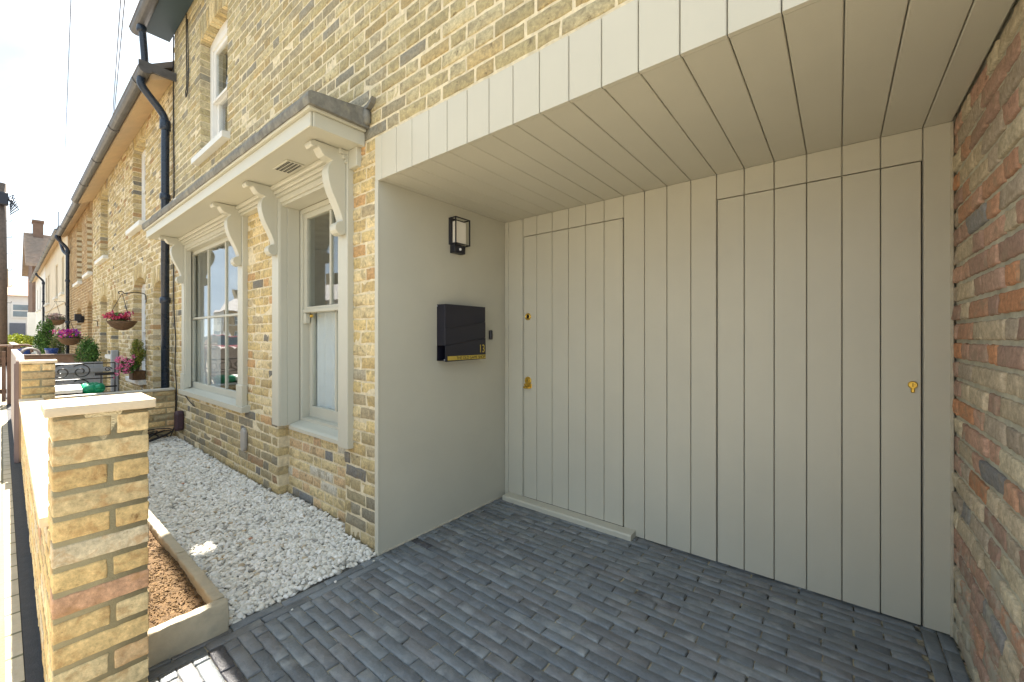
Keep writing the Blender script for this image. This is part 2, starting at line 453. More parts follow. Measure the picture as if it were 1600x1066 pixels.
def facebrick(mb, O, U, N, q, depth, colr, rnd, nx=3, nz=2, amp=.0015, mi=0, lip=.005):
    """one brick: q = 4 corners (s,z) ccw; front grid with worn edges and side faces"""
    def axis(n, L):
        e = min(lip, L * .2) / L
        return [0, 0, e] + [e + (1 - 2 * e) * (i + 1) / (n + 1) for i in range(n)] + [1 - e, 1, 1], [-depth, -.0032, 0] + [0] * n + [0, -.0032, -depth]
    Ls = math.hypot(q[1][0] - q[0][0], q[1][1] - q[0][1]); Lz = math.hypot(q[3][0] - q[0][0], q[3][1] - q[0][1])
    if nx < 0: au, du = [0, 0, 1, 1], [-depth, 0, 0, -depth]
    else: au, du = axis(nx, Ls)
    if nz < 0: av, dv = [0, 0, 1, 1], [-depth, 0, 0, -depth]
    else: av, dv = axis(nz, Lz)
    A = np.array(au)[:, None]; B = np.array(av)[None, :]
    Q = np.array(q, float)
    P = (Q[0] * ((1 - A) * (1 - B))[..., None] + Q[1] * (A * (1 - B))[..., None] + Q[2] * (A * B)[..., None] + Q[3] * ((1 - A) * B)[..., None])
    D = np.minimum(np.array(du)[:, None], np.array(dv)[None, :]) * np.ones((len(au), len(av)))
    ph = [rnd.uniform(0, 6.28) for _ in range(8)]; tl = rnd.gauss(0, amp * .8); tz = rnd.gauss(0, amp * .8); off = rnd.gauss(0, amp)
    S = P[..., 0]; Z = P[..., 1]
    front = D > -.005
    P[..., 0] = S + amp * np.sin(Z * 170 + ph[0]) + amp * .6 * np.sin(Z * 410 + ph[1])
    P[..., 1] = Z + amp * np.sin(S * 75 + ph[2]) + amp * .7 * np.sin(S * 190 + ph[3])
    D = np.where(front, D + off + tl * (A - .5) * 2 + tz * (B - .5) * 2 + amp * .7 * np.sin(S * 120 + Z * 60 + ph[4]) + amp * .5 * np.sin(S * 260 - Z * 230 + ph[5]), D)
    O = np.array(O, float); U = np.array(U, float); N = np.array(N, float)
    W = O + P[..., :1] * U + D[..., None] * N; W[..., 2] += P[..., 1]
    n1, n2 = len(au), len(av)
    i, j = np.meshgrid(np.arange(n1 - 1), np.arange(n2 - 1), indexing='ij')
    a = (i * n2 + j).ravel()
    F = np.stack([a, a + n2, a + n2 + 1, a + 1], 1)
    if np.cross(U, (0, 0, 1)).dot(N) < 0: F = F[:, ::-1]
    mb.add(W.reshape(-1, 3), F, mi, (*colr, rnd.random()))

def pick(pal, rnd, k=.12):
    c = rnd.choices([p[1] for p in pal], [p[0] for p in pal])[0]
    g = 1 + rnd.uniform(-k, k); j = rnd.uniform(-.02, .02)
    return (max(0, c[0] * g + j), max(0, c[1] * g + j * .8), max(0, c[2] * g + j * .5))

def lay(mb, O, U, N, s0, s1, z0, z1, holes, pal, rnd, course=.075, joint=.011, bond='flemish', nx=3, nz=2, amp=.0015, mdepth=.0045,
        jamb=.11, L=.215, H=.1025, mi=0, mm=1, palf=None):
    """a plane of brickwork with mortar bed; O,U,N origin/along/outward"""
    Ov, Uv, Nv = (np.array(t, float) for t in (O, U, N))
    k0 = int(math.floor(z0 / course)); k1 = int(math.ceil(z1 / course))
    for k in range(k0, k1):
        za = max(z0, k * course + joint / 2); zb = min(z1, (k + 1) * course - joint / 2)
        if zb - za < .02: continue
        zc = (za + zb) / 2
        sg = segs(s0, s1, holes, zc, True)
        if bond == 'flemish': unit = [L, H]; start = (0 if k % 2 else (L + joint + H + joint) / 2)
        elif bond == 'stretcher': unit = [L]; start = (0 if k % 2 else (L + joint) / 2)
        else: unit = [L] if k % 3 else [H]; start = (0 if k % 2 else .055)
        s = s0 - start - (L + H); u = 0
        P = []
        while s < s1:
            Lk = unit[u % len(unit)]; u += 1
            P.append((s + rnd.uniform(-.003, .003), s + Lk + rnd.uniform(-.003, .003))); s += Lk + joint
        for (a, b, la, lb) in sg:
            for (p, q) in P:
                c, d = max(a, p), min(b, q)
                if d - c < .018: continue
                adj = (la and c < a + .012) or (lb and d > b - .012)
                colr = pick(palf(c, zc) if palf else pal, rnd)
                facebrick(mb, O, U, N, [(c, za), (d, za), (d, zb), (c, zb)], jamb if adj else max(.012, mdepth + .006), colr, rnd, nx, nz, amp, mi)
    # mortar
    zs = {z0, z1}
    for h in holes:
        for z in (h.z0, h.zs):
            if z0 < z < z1: zs.add(z)
        if h.rise > 0:
            t = h.zs
            while t < h.zs + h.rise: t += .012; zs.add(min(t, z1))
    zs = sorted(zs)
    g = .004
    for i in range(len(zs) - 1):
        za, zb = zs[i], zs[i + 1]
        if zb - za < 1e-5: continue
        for (a, b, la, lb) in segs(s0, s1, holes, (za + zb) / 2, False):
            a2 = a - 0; b2 = b + 0
            if la: a2 += g
            if lb: b2 -= g
            if b2 - a2 < .001: continue
            quad = [Ov + Uv * p + np.array((0, 0, z)) - Nv * mdepth for p, z in ((a2, za), (b2, za), (b2, zb), (a2, zb))]
            f = [(0, 1, 2, 3)] if np.cross(Uv, (0, 0, 1)).dot(Nv) > 0 else [(3, 2, 1, 0)]
            mb.add(quad, f, mm)
            for fl, e in ((la, a2), (lb, b2)):
                if fl:
                    qd = [Ov + Uv * e + np.array((0, 0, z)) - Nv * dd for dd, z in ((mdepth, za), (jamb, za), (jamb, zb), (mdepth, zb))]
                    mb.add(qd, [(0, 1, 2, 3)], mm)
    # arches
    for h in holes:
        if h.rise <= 0: continue
        Rr, zc, th = h.geo(); c = (h.a + h.b) / 2
        n = max(3, int(2 * th * Rr / .078))
        for i in range(n):
            t0 = -th + 2 * th * i / n; t1 = -th + 2 * th * (i + 1) / n; e = .004 / Rr
            t0 += e; t1 -= e
            def pt(r, t): return (c + r * math.sin(t), zc + r * math.cos(t))
            q = [pt(Rr, t0), pt(Rr, t1), pt(Rr + h.ring, t1), pt(Rr + h.ring, t0)]
            facebrick(mb, O, U, N, q, jamb, pick(pal, rnd), rnd, nx if nx < 0 else 1, nz if nz < 0 else 2, amp, mi)

def brick3d(mb, lo, hi, colr, rnd, r=.0035, amp=.0011, step=.02, mi=0):
    lo = np.array(lo, float); hi = np.array(hi, float)
    n = [max(2, int((hi[k] - lo[k]) / step)) + 2 for k in range(3)]
    ax = []
    for k in range(3):
        e = r * 1.0
        ax.append(np.concatenate([[lo[k]], np.linspace(lo[k] + e, hi[k] - e, n[k] - 1), [hi[k]]]))
    V = []; F = []; base = 0
    for a in range(3):
        o = [k for k in range(3) if k != a]
        for sd_ in (0, 1):
            A, B = np.meshgrid(ax[o[0]], ax[o[1]], indexing='ij')
            P = np.zeros(A.shape + (3,)); P[..., o[0]] = A; P[..., o[1]] = B; P[..., a] = hi[a] if sd_ else lo[a]
            n1, n2 = A.shape
            i, j = np.meshgrid(np.arange(n1 - 1), np.arange(n2 - 1), indexing='ij'); q = (i * n2 + j).ravel()
            f = np.stack([q, q + n2, q + n2 + 1, q + 1], 1) + base
            if (sd_ == 0) != (a == 1): f = f[:, ::-1]
            V.append(P.reshape(-1, 3)); F.append(f); base += n1 * n2
    V = np.concatenate(V); F = np.concatenate(F)
    uq, inv = np.unique(np.round(V, 6), axis=0, return_inverse=True); inv = inv.ravel()
    F = inv[F]; V = uq
    inner = np.clip(V, lo + r, hi - r); dlt = V - inner; ln = np.linalg.norm(dlt, axis=1, keepdims=True); ln[ln == 0] = 1
    V = inner + dlt / ln * r
    ph = [rnd.uniform(0, 6.28) for _ in range(12)]
    x, y, z = (V - lo).T
    for k in range(3):
        V[:, k] += amp * (np.sin(70 * x + 95 * y + 60 * z + ph[k]) * .6 + np.sin(-160 * x + 140 * y + 210 * z + ph[k + 3]) * .45 + np.sin(330 * x - 290 * y + 250 * z + ph[k + 6]) * .25)
    mb.add(V, F, mi, (*colr, rnd.random()))

PAL_STOCK = [(6, (.60, .47, .23)), (5, (.66, .54, .31)), (3, (.54, .41, .20)), (1, (.46, .38, .24)), (.3, (.36, .32, .23)), (1.2, (.49, .31, .15)), (.3, (.21, .20, .17))]
PAL_SOOT = [(4, (.42, .34, .19)), (3, (.34, .29, .18)), (2, (.25, .225, .165)), (1, (.19, .18, .16)), (3, (.50, .40, .21)), (1, (.36, .24, .14))]
PAL_UP = [(5, (.43, .365, .205)), (5, (.49, .425, .26)), (3, (.36, .315, .21)), (1, (.29, .27, .21)), (1.5, (.42, .33, .17))]
PAL_NEW = [(5, (.66, .48, .23)), (6, (.70, .55, .31)), (1, (.64, .44, .24)), (.5, (.54, .32, .20)), (1.2, (.62, .53, .37)), (.5, (.50, .38, .22))]
PAL_FILL = [(5, (.64, .52, .29)), (3, (.62, .45, .26)), (1.6, (.60, .56, .46)), (1.5, (.24, .24, .23)), (2, (.58, .40, .24))]
PAL_RED = [(3, (.48, .30, .22)), (3, (.40, .265, .205)), (2, (.50, .29, .19)), (2.5, (.42, .35, .27)), (2.5, (.54, .45, .32)), (2, (.60, .52, .37)), (.4, (.27, .26, .25)), (.8, (.52, .26, .14))]
PAL_ORANGE = [(4, (.39, .25, .115)), (3, (.44, .30, .15)), (2, (.31, .20, .10))]

FY = 1.35   # facade plane of the terrace
# ==================================================================== GROUND
g = MB(); g.add([(-130, -60, -.03), (60, -60, -.03), (60, 60, -.03), (-130, 60, -.03)], [(0, 1, 2, 3)])
tag(g.build('ground', mat('bare earth', (.16, .14, .10), .95, var=.3, vscale=2, bump=.4, bscale=10)), kind='structure')

def tiling(name, c1, c2, cm, wdt, hgt, mort=.012, rot=0, rough=.85):
    m = bpy.data.materials.new(name); m.use_nodes = True; t = m.node_tree; p = t.nodes['Principled BSDF']
    tcn = t.nodes.new('ShaderNodeTexCoord'); mpn = t.nodes.new('ShaderNodeMapping'); mpn.inputs['Rotation'].default_value = (0, 0, rot)
    b = nd(t, 'ShaderNodeTexBrick', Scale=1.0); b.inputs['Color1'].default_value = (*c1, 1); b.inputs['Color2'].default_value = (*c2, 1); b.inputs['Mortar'].default_value = (*cm, 1)
    b.inputs['Brick Width'].default_value = wdt; b.inputs['Row Height'].default_value = hgt; b.inputs['Mortar Size'].default_value = mort
    t.links.new(tcn.outputs['Object'], mpn.inputs[0]); t.links.new(mpn.outputs[0], b.inputs['Vector'])
    n1 = nd(t, 'ShaderNodeTexNoise', Scale=7.0, Detail=9.0, Roughness=.7); t.links.new(tcn.outputs['Object'], n1.inputs['Vector'])
    mr = nd(t, 'ShaderNodeMapRange'); mr.inputs['To Min'].default_value = .6; mr.inputs['To Max'].default_value = 1.4; t.links.new(n1.outputs['Fac'], mr.inputs['Value'])
    mu = t.nodes.new('ShaderNodeVectorMath'); mu.operation = 'SCALE'; t.links.new(b.outputs['Color'], mu.inputs[0]); t.links.new(mr.outputs[0], mu.inputs['Scale'])
    t.links.new(mu.outputs[0], p.inputs['Base Color']); p.inputs['Roughness'].default_value = rough
    bp = nd(t, 'ShaderNodeBump', Strength=.6, Distance=.008); n2 = nd(t, 'ShaderNodeTexNoise', Scale=90.0, Detail=6.0)
    t.links.new(tcn.outputs['Object'], n2.inputs['Vector'])
    sb = t.nodes.new('ShaderNodeMath'); sb.operation = 'MULTIPLY_ADD'; t.links.new(b.outputs['Fac'], sb.inputs[0]); sb.inputs[1].default_value = -1.2; t.links.new(n2.outputs['Fac'], sb.inputs[2])
    t.links.new(sb.outputs[0], bp.inputs['Height']); t.links.new(bp.outputs[0], p.inputs['Normal'])
    return m
pav_m = tiling('grey block paving', (.50, .43, .31), (.43, .37, .27), (.16, .15, .09), .2, .1, .008)
g = MB(); g.box(-120, -1.85, -.2, -2.066, .052, -.004); g.box(-2.066, -1.85, -.2, 40, -.002, -.004)
tag(g.build('pavement', pav_m), kind='structure')
g = MB(); g.box(-120, .054, -.2, -2.065, .30, -.004)
tag(g.build('pavement_edge', asphalt), kind='structure')
g = MB()
x = -118.0
while x < 38:
    g.box(x, -1.99, -.25, x + .905, -1.853, -.002, bev=.012); x += .915
tag(g.build('kerb', mat('granite kerb', (.33, .32, .30), .8, var=.2, vscale=20, bump=.3)), kind='structure')
g = MB(); g.add([(-120, -6.4, -.12), (40, -6.4, -.12), (40, -1.99, -.12), (-120, -1.99, -.12)], [(0, 1, 2, 3)])
# keep the ground below the road
tag(g.build('road', mat('road asphalt', (.26, .22, .165), .85, var=.2, vscale=4, bump=.5, bscale=120)), kind='structure')
bpy.data.objects['ground'].location.z = -.12
g = MB(); g.box(-120, -8.99, -.3, 40, -6.54, -.002)
tag(g.build('far_pavement', pav_m), kind='structure')
g = MB(); g.box(-120, -6.538, -.3, 40, -6.402, .0, bev=.01)
tag(g.build('far_kerb', bpy.data.materials['granite kerb']), kind='structure')

# driveway of narrow clay pavers
dm = MB(); rp_ = random.Random(3)
dm.add([(-2.05, .0, -.007), (.40, .0, -.007), (.40, 2.5, -.007), (-2.05, 2.5, -.007)], [(0, 1, 2, 3)], 1)
def paver(x0, y0, x1, y1):
    L1, L2 = x1 - x0, y1 - y0
    v = rp_.random(); b = rp_.uniform(.84, 1.16)
    c = [(.150, .168, .184), (.162, .180, .194), (.134, .148, .162), (.160, .166, .174)][int(v * 4)]
    if rp_.random() < .03: c = (.06, .06, .07)
    c = tuple(k * b for k in c)
    # facebrick maps (s,z)->(U,z); here remap onto the horizontal plane
    t = MB(); facebrick(t, (0, 0, 0), (1, 0, 0), (0, -1, 0), [(0, 0), (L1, 0), (L1, L2), (0, L2)], .02, c, rp_, 3, 1, .0011, 0, .0035)
    V = t.v[0]; tx = rp_.gauss(0, .004); ty = rp_.gauss(0, .008); hz = rp_.gauss(0, .0008)
    W = np.stack([V[:, 0] + x0, V[:, 2] + y0, -V[:, 1] + hz + (V[:, 0] - L1 / 2) * tx + (V[:, 2] - L2 / 2) * ty], 1)
    F = t.f[0]
    dm.add(W, F, 0, t.c[0])
row = .0502; ny = int(2.48 / row)
for k in range(ny + 1):
    y0 = .005 + k * row; y1 = min(y0 + row - .0024, 2.50)
    xl = -1.943 if y1 < 1.352 else -2.043
    x = -2.6 + (k % 2) * .102 + rp_.uniform(-.008, .008)
    while x < .37:
        gap = rp_.choice([.004, .006, .008])
        a, b = max(x, xl), min(x + .204 - gap, .268)
        if b - a > .03: paver(a, y0 + rp_.uniform(-.0008, .0008), b, y1)
        x += .204
for j in range(2):
    y = -.1 * j
    while y < 1.345:
        a, b = max(y, .0), min(y + .2, 1.345)
        if b - a > .03: paver(-2.045 + j * .051, a, -2.045 + j * .051 + .0475, b)
        y += .204
for j in range(2):
    y = -.1 * j
    while y < 2.48:
        a, b = max(y, .0), min(y + .2, 2.48)
        if b - a > .03: paver(.272 + j * .051, a, .272 + j * .051 + .0475, b)
        y += .204
tag(dm.build('driveway', [paver_m, sand], smooth=True), kind='structure')
g = MB(); g.box(.375, .022, -.2, 8, 1.34, -.004)
g.box(.45, .022, -.2, 8, 1.34, -.0041)
g = MB(); g.box(.405, .022, -.2, 8, 1.34, -.004)
tag(g.build('forecourt', pav_m), kind='structure')

# gravel of white pebbles
def ico(sub):
    t = (1 + 5 ** .5) / 2
    v = [(-1, t, 0), (1, t, 0), (-1, -t, 0), (1, -t, 0), (0, -1, t), (0, 1, t), (0, -1, -t), (0, 1, -t), (t, 0, -1), (t, 0, 1), (-t, 0, -1), (-t, 0, 1)]
    f = [(0, 11, 5), (0, 5, 1), (0, 1, 7), (0, 7, 10), (0, 10, 11), (1, 5, 9), (5, 11, 4), (11, 10, 2), (10, 7, 6), (7, 1, 8), (3, 9, 4), (3, 4, 2), (3, 2, 6), (3, 6, 8), (3, 8, 9), (4, 9, 5), (2, 4, 11), (6, 2, 10), (8, 6, 7), (9, 8, 1)]
    v = [np.array(p) / np.linalg.norm(p) for p in v]
    for _ in range(sub):
        cache = {}; nf = []
        def mid(a, b):
            k = (min(a, b), max(a, b))
            if k not in cache:
                m = v[a] + v[b]; v.append(m / np.linalg.norm(m)); cache[k] = len(v) - 1
            return cache[k]
        for (a, b, c) in f:
            d, e, h = mid(a, b), mid(b, c), mid(c, a); nf += [(a, d, h), (b, e, d), (c, h, e), (d, e, h)]
        f = nf
    return np.array(v), np.array(f)
IC2 = ico(2); IC1 = ico(1); IC0 = ico(0)
npr = np.random.RandomState(5)
def scatter(mb, pts, size, tmpl, pal, flat=.62, jit=.16):
    """many irregular stones at once; pts (n,3), size (n,)"""
    V0, F0 = tmpl; n = len(pts); k = len(V0)
    A = npr.normal(size=(n, 3, 3)); Qm, _ = np.linalg.qr(A)
    sc = np.stack([npr.uniform(.85, 1.35, n), npr.uniform(.7, 1.0, n), npr.uniform(.5, .8, n)], 1)
    V = V0[None] * sc[:, None, :]
    ph = npr.uniform(0, 6.28, (n, 1, 3)); d = 1 + jit * np.sin(V0[None] * 2.3 + ph).sum(2, keepdims=True) * .6
    V = V * d
    # mostly lying flat: rotate about z with small tilt
    yaw = npr.uniform(0, 6.28, n); tx = npr.normal(0, .35, n); ty = npr.normal(0, .35, n)
    cz, sz = np.cos(yaw), np.sin(yaw)
    X = V[..., 0] * cz[:, None] - V[..., 1] * sz[:, None]; Y = V[..., 0] * sz[:, None] + V[..., 1] * cz[:, None]; Z = V[..., 2]
    Z = Z + X * np.tan(tx)[:, None] * .6 + Y * np.tan(ty)[:, None] * .6
    V = np.stack([X, Y, Z], -1) * size[:, None, None] + pts[:, None, :]
    F = (F0[None] + (np.arange(n) * k)[:, None, None]).reshape(-1, 3)
    ci = npr.choice(len(pal), n, p=np.array([p[0] for p in pal]) / sum(p[0] for p in pal))
    C = np.array([p[1] for p in pal])[ci] * npr.uniform(.86, 1.1, (n, 1))
    C = np.concatenate([C, npr.rand(n, 1)], 1); C = np.repeat(C[:, None, :], k, 1).reshape(-1, 4)
    mb.add(V.reshape(-1, 3), F, 0, C)
PEB = [(10, (.68, .66, .60)), (6, (.74, .72, .68)), (4, (.62, .59, .52)), (.5, (.48, .39, .27)), (.03, (.4, .2, .12)), (1.5, (.34, .33, .30))]
gm = MB()
def grid_pts(x0, x1, y0, y1, st, z0, zr):
    xs = np.arange(x0, x1, st); ys = np.arange(y0, y1, st * .87); P = []
    X, Y_ = np.meshgrid(xs, ys, indexing='ij'); X = X + (np.arange(len(ys)) % 2)[None] * st / 2
    P = np.stack([X.ravel(), Y_.ravel()], 1) + npr.uniform(-.4, .4, (X.size, 2)) * st
    z = z0 + npr.uniform(0, zr, len(P)); P = np.concatenate([P, z[:, None]], 1)
    m = (P[:, 0] > x0) & (P[:, 0] < x1) & (P[:, 1] > y0) & (P[:, 1] < y1)
    P = P[m]
    # mound slightly and keep clear of the wall foot
    yw = np.where((P[:, 0] > -3.40) & (P[:, 0] < -2.44), 1.405, 1.335)
    return P[P[:, 1] < yw]
for (x0, x1, tm, st) in ((-3.6, -2.055, IC2, .0195), (-4.9, -3.6, IC1, .0215), (-6.42, -4.9, IC1, .026)):
    for z0, zr in ((-.004, .006), (.008, .009)):
        P = grid_pts(x0, x1, .612, 1.42, st, z0, zr)
        P[:, 2] += .006 * np.sin(P[:, 0] * 5) * np.sin(P[:, 1] * 7)
        edge = P[:, 0] > -2.085
        P = P[~edge | (P[:, 2] < .01)]
        scatter(gm, P, npr.uniform(.0100, .0178, len(P)) * (st / .0215), tm, PEB)
P = np.array([(-1.93, .82, .008), (-1.98, 1.05, .008), (-2.00, 1.28, .008)]); scatter(gm, P, npr.uniform(.005, .009, len(P)), IC2, PEB)
st_ = gm.build('gravel', pebble_m, smooth=True); tag(st_, 'pale limestone gravel bed along the foot of the brick front', 'gravel', kind='stuff')
g = MB(); g.box(-6.45, .30, -.2, -2.05, 1.43, -.006)
tag(g.build('gravel_bed', under_m), kind='structure')

# planter: sandstone kerbs and compost
pl = empty('planter', (-2.04, .45, 0), 'low sandstone edged planting bed filled with bare brown soil beside the gravel', 'planter')
def roughslab(x0, y0, z0, x1, y1, z1, nm, m, par, r=.006, amp=.002, step=.03):
    mb = MB(); brick3d(mb, (x0, y0, z0), (x1, y1, z1), (1, 1, 1), rng, r, amp, step); return part(mb, nm, m, par, True)
roughslab(-2.062, .305, -.05, -2.016, .602, .126, 'kerb_slab', sandstone, pl, amp=.0025)
xs = -2.066
while xs > -6.3:
    x2 = max(xs - .60, -6.3)
    roughslab(x2 + .004, .556, -.05, xs, .600, .124 + rng.uniform(-.003, .003), 'kerb_slab', sandstone, pl, amp=.002)
    xs = x2
sm = MB(); nx_, ny_ = 240, 26
X, Y_ = np.meshgrid(np.linspace(-6.3, -2.064, nx_), np.linspace(.24, .557, ny_), indexing='ij')
Zs = .088 + .012 * np.sin(X * 7 + 1) * np.sin(Y_ * 15) + npr.normal(0, .003, X.shape)
q = (np.arange(nx_ - 1)[:, None] * ny_ + np.arange(ny_ - 1)[None]).ravel()
sm.add(np.stack([X, Y_, Zs], -1).reshape(-1, 3), np.stack([q, q + ny_, q + ny_ + 1, q + 1], 1))
soil = part(sm, 'soil', [soil_m], pl, True)
cm_ = MB()
n = 7500
P = np.stack([npr.uniform(-4.2, -2.07, n), npr.uniform(.27, .55, n), np.full(n, .0)], 1)
P[:, 2] = .090 + .012 * np.sin(P[:, 0] * 7 + 1) * np.sin(P[:, 1] * 15)
scatter(cm_, P, npr.uniform(.002, .005, n) * (1 + (npr.rand(n) > .97) * .9), IC0, [(5, (.12, .070, .026)), (3, (.17, .105, .042)), (2, (.07, .04, .018)), (.4, (.24, .16, .08))])
crumbs = cm_.build('soil_crumbs', mat('soil crumb', (.13, .07, .03), .95, attr=True, var=.3, vscale=60), None)
crumbs['kind'] = 'stuff'; crumbs.parent = soil

# ==================================================================== STREET WALL
gw = empty('garden_wall', (-1.80, .092, 0), 'low yellow brick garden wall with pale stone coping and two square end pillars', 'wall', rz=0)
gw.rotation_euler = (0, 0, -.006)
WM = [newstock, mort_olive]
JT = .018
def pillar(x1, y0, zt, rnd, mb, wdt=.215):
    """x1 = face towards the camera, built in wall-local coordinates later converted"""
    n = int(round(zt / .075)); zo = zt - n * .075 - .006
    mb.box(x1 - wdt + .003, y0 + .003, -.05, x1 - .003, y0 + wdt - .003, zt, 1)
    for k in range(n):
        za, zb = zo + k * .075 + JT / 2, zo + (k + 1) * .075 - JT / 2 + .002
        if (n - k) % 2 == 0:   # stretchers across the face
            brick3d(mb, (x1 - .1, y0, za), (x1, y0 + wdt, zb), pick(PAL_NEW, rnd), rnd, step=.016)
            brick3d(mb, (x1 - wdt, y0, za), (x1 - .1 - JT, y0 + wdt, zb), pick(PAL_NEW, rnd), rnd, step=.03)
        else:
            j = .118 + rnd.uniform(-.008, .008)
            brick3d(mb, (x1 - wdt, y0, za), (x1, y0 + j, zb), pick(PAL_NEW, rnd), rnd, step=.016)
            brick3d(mb, (x1 - wdt, y0 + j + JT * .8, za), (x1, y0 + wdt, zb), pick(PAL_NEW, rnd), rnd, step=.016)
rw = random.Random(21)
p1 = MB(); pillar(0, 0, 1.005, rw, p1)
o = p1.build('pillar', WM, gw, True)
c1 = MB(); brick3d(c1, (-.225, -.016, 1.0055), (.012, .232, 1.034), (1, 1, 1), rw, .003, .0005, .03)
c1.build('coping_stone', cope, o, True)
p2 = MB(); pillar(-4.30, 0, .985, rw, p2)
o = p2.build('pillar', WM, gw, True)
c1 = MB(); brick3d(c1, (-4.53, -.014, .9855), (-4.287, .23, 1.012), (1, 1, 1), rw, .003, .0005, .04)
c1.build('coping_stone', cope, o, True)
lw = MB(); lw.box(-4.302, .003, -.05, -.219, .099, .615, 1)
for k in range(8):
    za, zb = k * .075 + JT / 2 + .012, (k + 1) * .075 - JT / 2 + .012
    x = -4.30 - (.115 if k % 2 else 0)
    while x < -.217:
        a, b = max(x, -4.30), min(x + .215 + rw.uniform(-.004, .004), -.217)
        if b - a > .03: brick3d(lw, (a, 0 + rw.uniform(-.0015, .0015), za), (b, .102, zb), pick(PAL_NEW, rw), rw, step=.03)
        x += .215 + JT
lw.build('low_wall', WM, gw, True)
cp = MB(); x = -4.298
for L_ in (.62, .80, .80, .95, .90):
    x2 = min(x + L_, -.219)
    brick3d(cp, (x + .002, -.018, .6175), (x2 - .002, .135, .650 + rw.uniform(-.0015, .0015)), (1, 1, 1), rw, .003, .0006, .05); x = x2
cp.build('coping', cope, gw, True)

sw = empty('side_garden_wall', (-6.46, .8, 0), 'thin brick side wall with narrow stone top running from far pillar to the house front', 'wall')
s_ = MB()
lay(s_, (-6.42, .31, 0), (0, 1, 0), (1, 0, 0), 0, 1.03, 0, .585, [], PAL_SOOT[:2] + PAL_NEW[:3], random.Random(4), bond='stretcher', joint=.016, nx=1, nz=1, jamb=.012)
s_.box(-6.515, .312, -.05, -6.427, 1.338, .585, 1)
part(s_, 'brickwork', [newstock, mort_olive], sw, True)
s_ = MB(); s_.box(-6.53, .313, .5855, -6.405, 1.335, .61, bev=.004); part(s_, 'coping', mat('grey stone coping', (.45, .43, .37), .8, var=.15, vscale=12, bump=.2), sw)

# ==================================================================== OUR HOUSE
hs = empty('terraced_house', (-2.0, 2.4, 0), 'nearest yellow brick house with greige boarded porch and painted bracketed window canopy', 'house')
HX0, HX1 = -6.51, 3.6
EZ = 5.25
rb = random.Random(11)
up_win = Hole(-5.43, -4.58, 3.19, 4.44, .06)
def palf(s, z):
    xw = HX0 + s
    if z < .55: return PAL_SOOT
    if z > 2.5: return PAL_UP
    if xw > -2.4 and z < .9: return PAL_STOCK + PAL_SOOT[:2]
    return PAL_STOCK
b = MB()
holes = [up_win, Hole(-5.955, -4.17, .60, 2.27), Hole(-3.42, -2.43, -.1, 2.27), Hole(-2.075, .42, -.1, 2.378)]
H2 = [Hole(h.a - HX0, h.b - HX0, h.z0, h.zs, h.rise) for h in holes]
# the visible part (left of x=-.2) with full detail, the rest coarser
XV = 0.0
lay(b, (HX0, FY, 0), (1, 0, 0), (0, -1, 0), 0, XV - HX0, -.05, 2.4, H2, PAL_STOCK, rb, nx=3, nz=1, amp=.0017, palf=palf, mdepth=.0035)
lay(b, (HX0, FY, 0), (1, 0, 0), (0, -1, 0), 0, XV - HX0, 2.4, EZ, H2, PAL_UP, rb, nx=3, nz=1, amp=.0013, mdepth=.0034, joint=.0125)
H3 = [Hole(0, .42, -.1, 2.378)]
lay(b, (XV, FY, 0), (1, 0, 0), (0, -1, 0), .0, HX1, -.05, EZ, H3, PAL_UP, rb, nx=-1, nz=-1, amp=.001)
# infill under the second window, set back
lay(b, (-3.42, 1.42, 0), (1, 0, 0), (0, -1, 0), 0, .985, -.05, .56, [], PAL_FILL, random.Random(9), nx=3, nz=1, amp=.0012, joint=.013)
part(b, 'brick_front', [stock, mort_cream], hs, True)
# side/back walls of the house mass
b = MB()
b.box(HX0, 1.475, -.05, HX0 + .2, 8.2, 5.3); b.box(HX1 - .2, 1.475, -.05, HX1, 8.2, 5.3); b.box(HX0 + .2, 8.0, -.05, HX1 - .2, 8.2, 5.3)
b.box(HX0 + .2, 1.475, 2.60, HX1 - .2, 8.0, 2.72)
part(b, 'party_wall', mat('plain stock wall', (.40, .34, .23), .9, var=.2, vscale=5, bump=.4, bscale=20), hs)
b = MB()
b.prism([(FY - .30, 5.16), (4.8, 7.6), (8.5, 5.2), (8.5, 5.08), (4.8, 7.48), (FY - .30, 5.04)], HX0 - .24, HX1, 0)  # left verge run out past the house corner to shade the gravel
rf = part(b, 'roof', slate, hs)
b = MB(); b.box(-2.6, 4.5, 6.9, -1.4, 5.1, 8.4); b.box(-2.65, 4.45, 8.4, -1.35, 5.15, 8.5)
for i in range(3): b.tube([(-2.35 + .35 * i, 4.8, 8.5), (-2.35 + .35 * i, 4.8, 8.8)], .1, 12)
part(b, 'chimney', bpy.data.materials['plain stock wall'], rf)
b = MB(); b.box(HX0 - .19, FY - .30, 5.0, HX1, FY - .27, 5.15); b.box(HX0 - .19, FY - .27, 5.02, HX1, FY - .005, 5.045)
part(b, 'eaves_board', soffit_dark, hs)
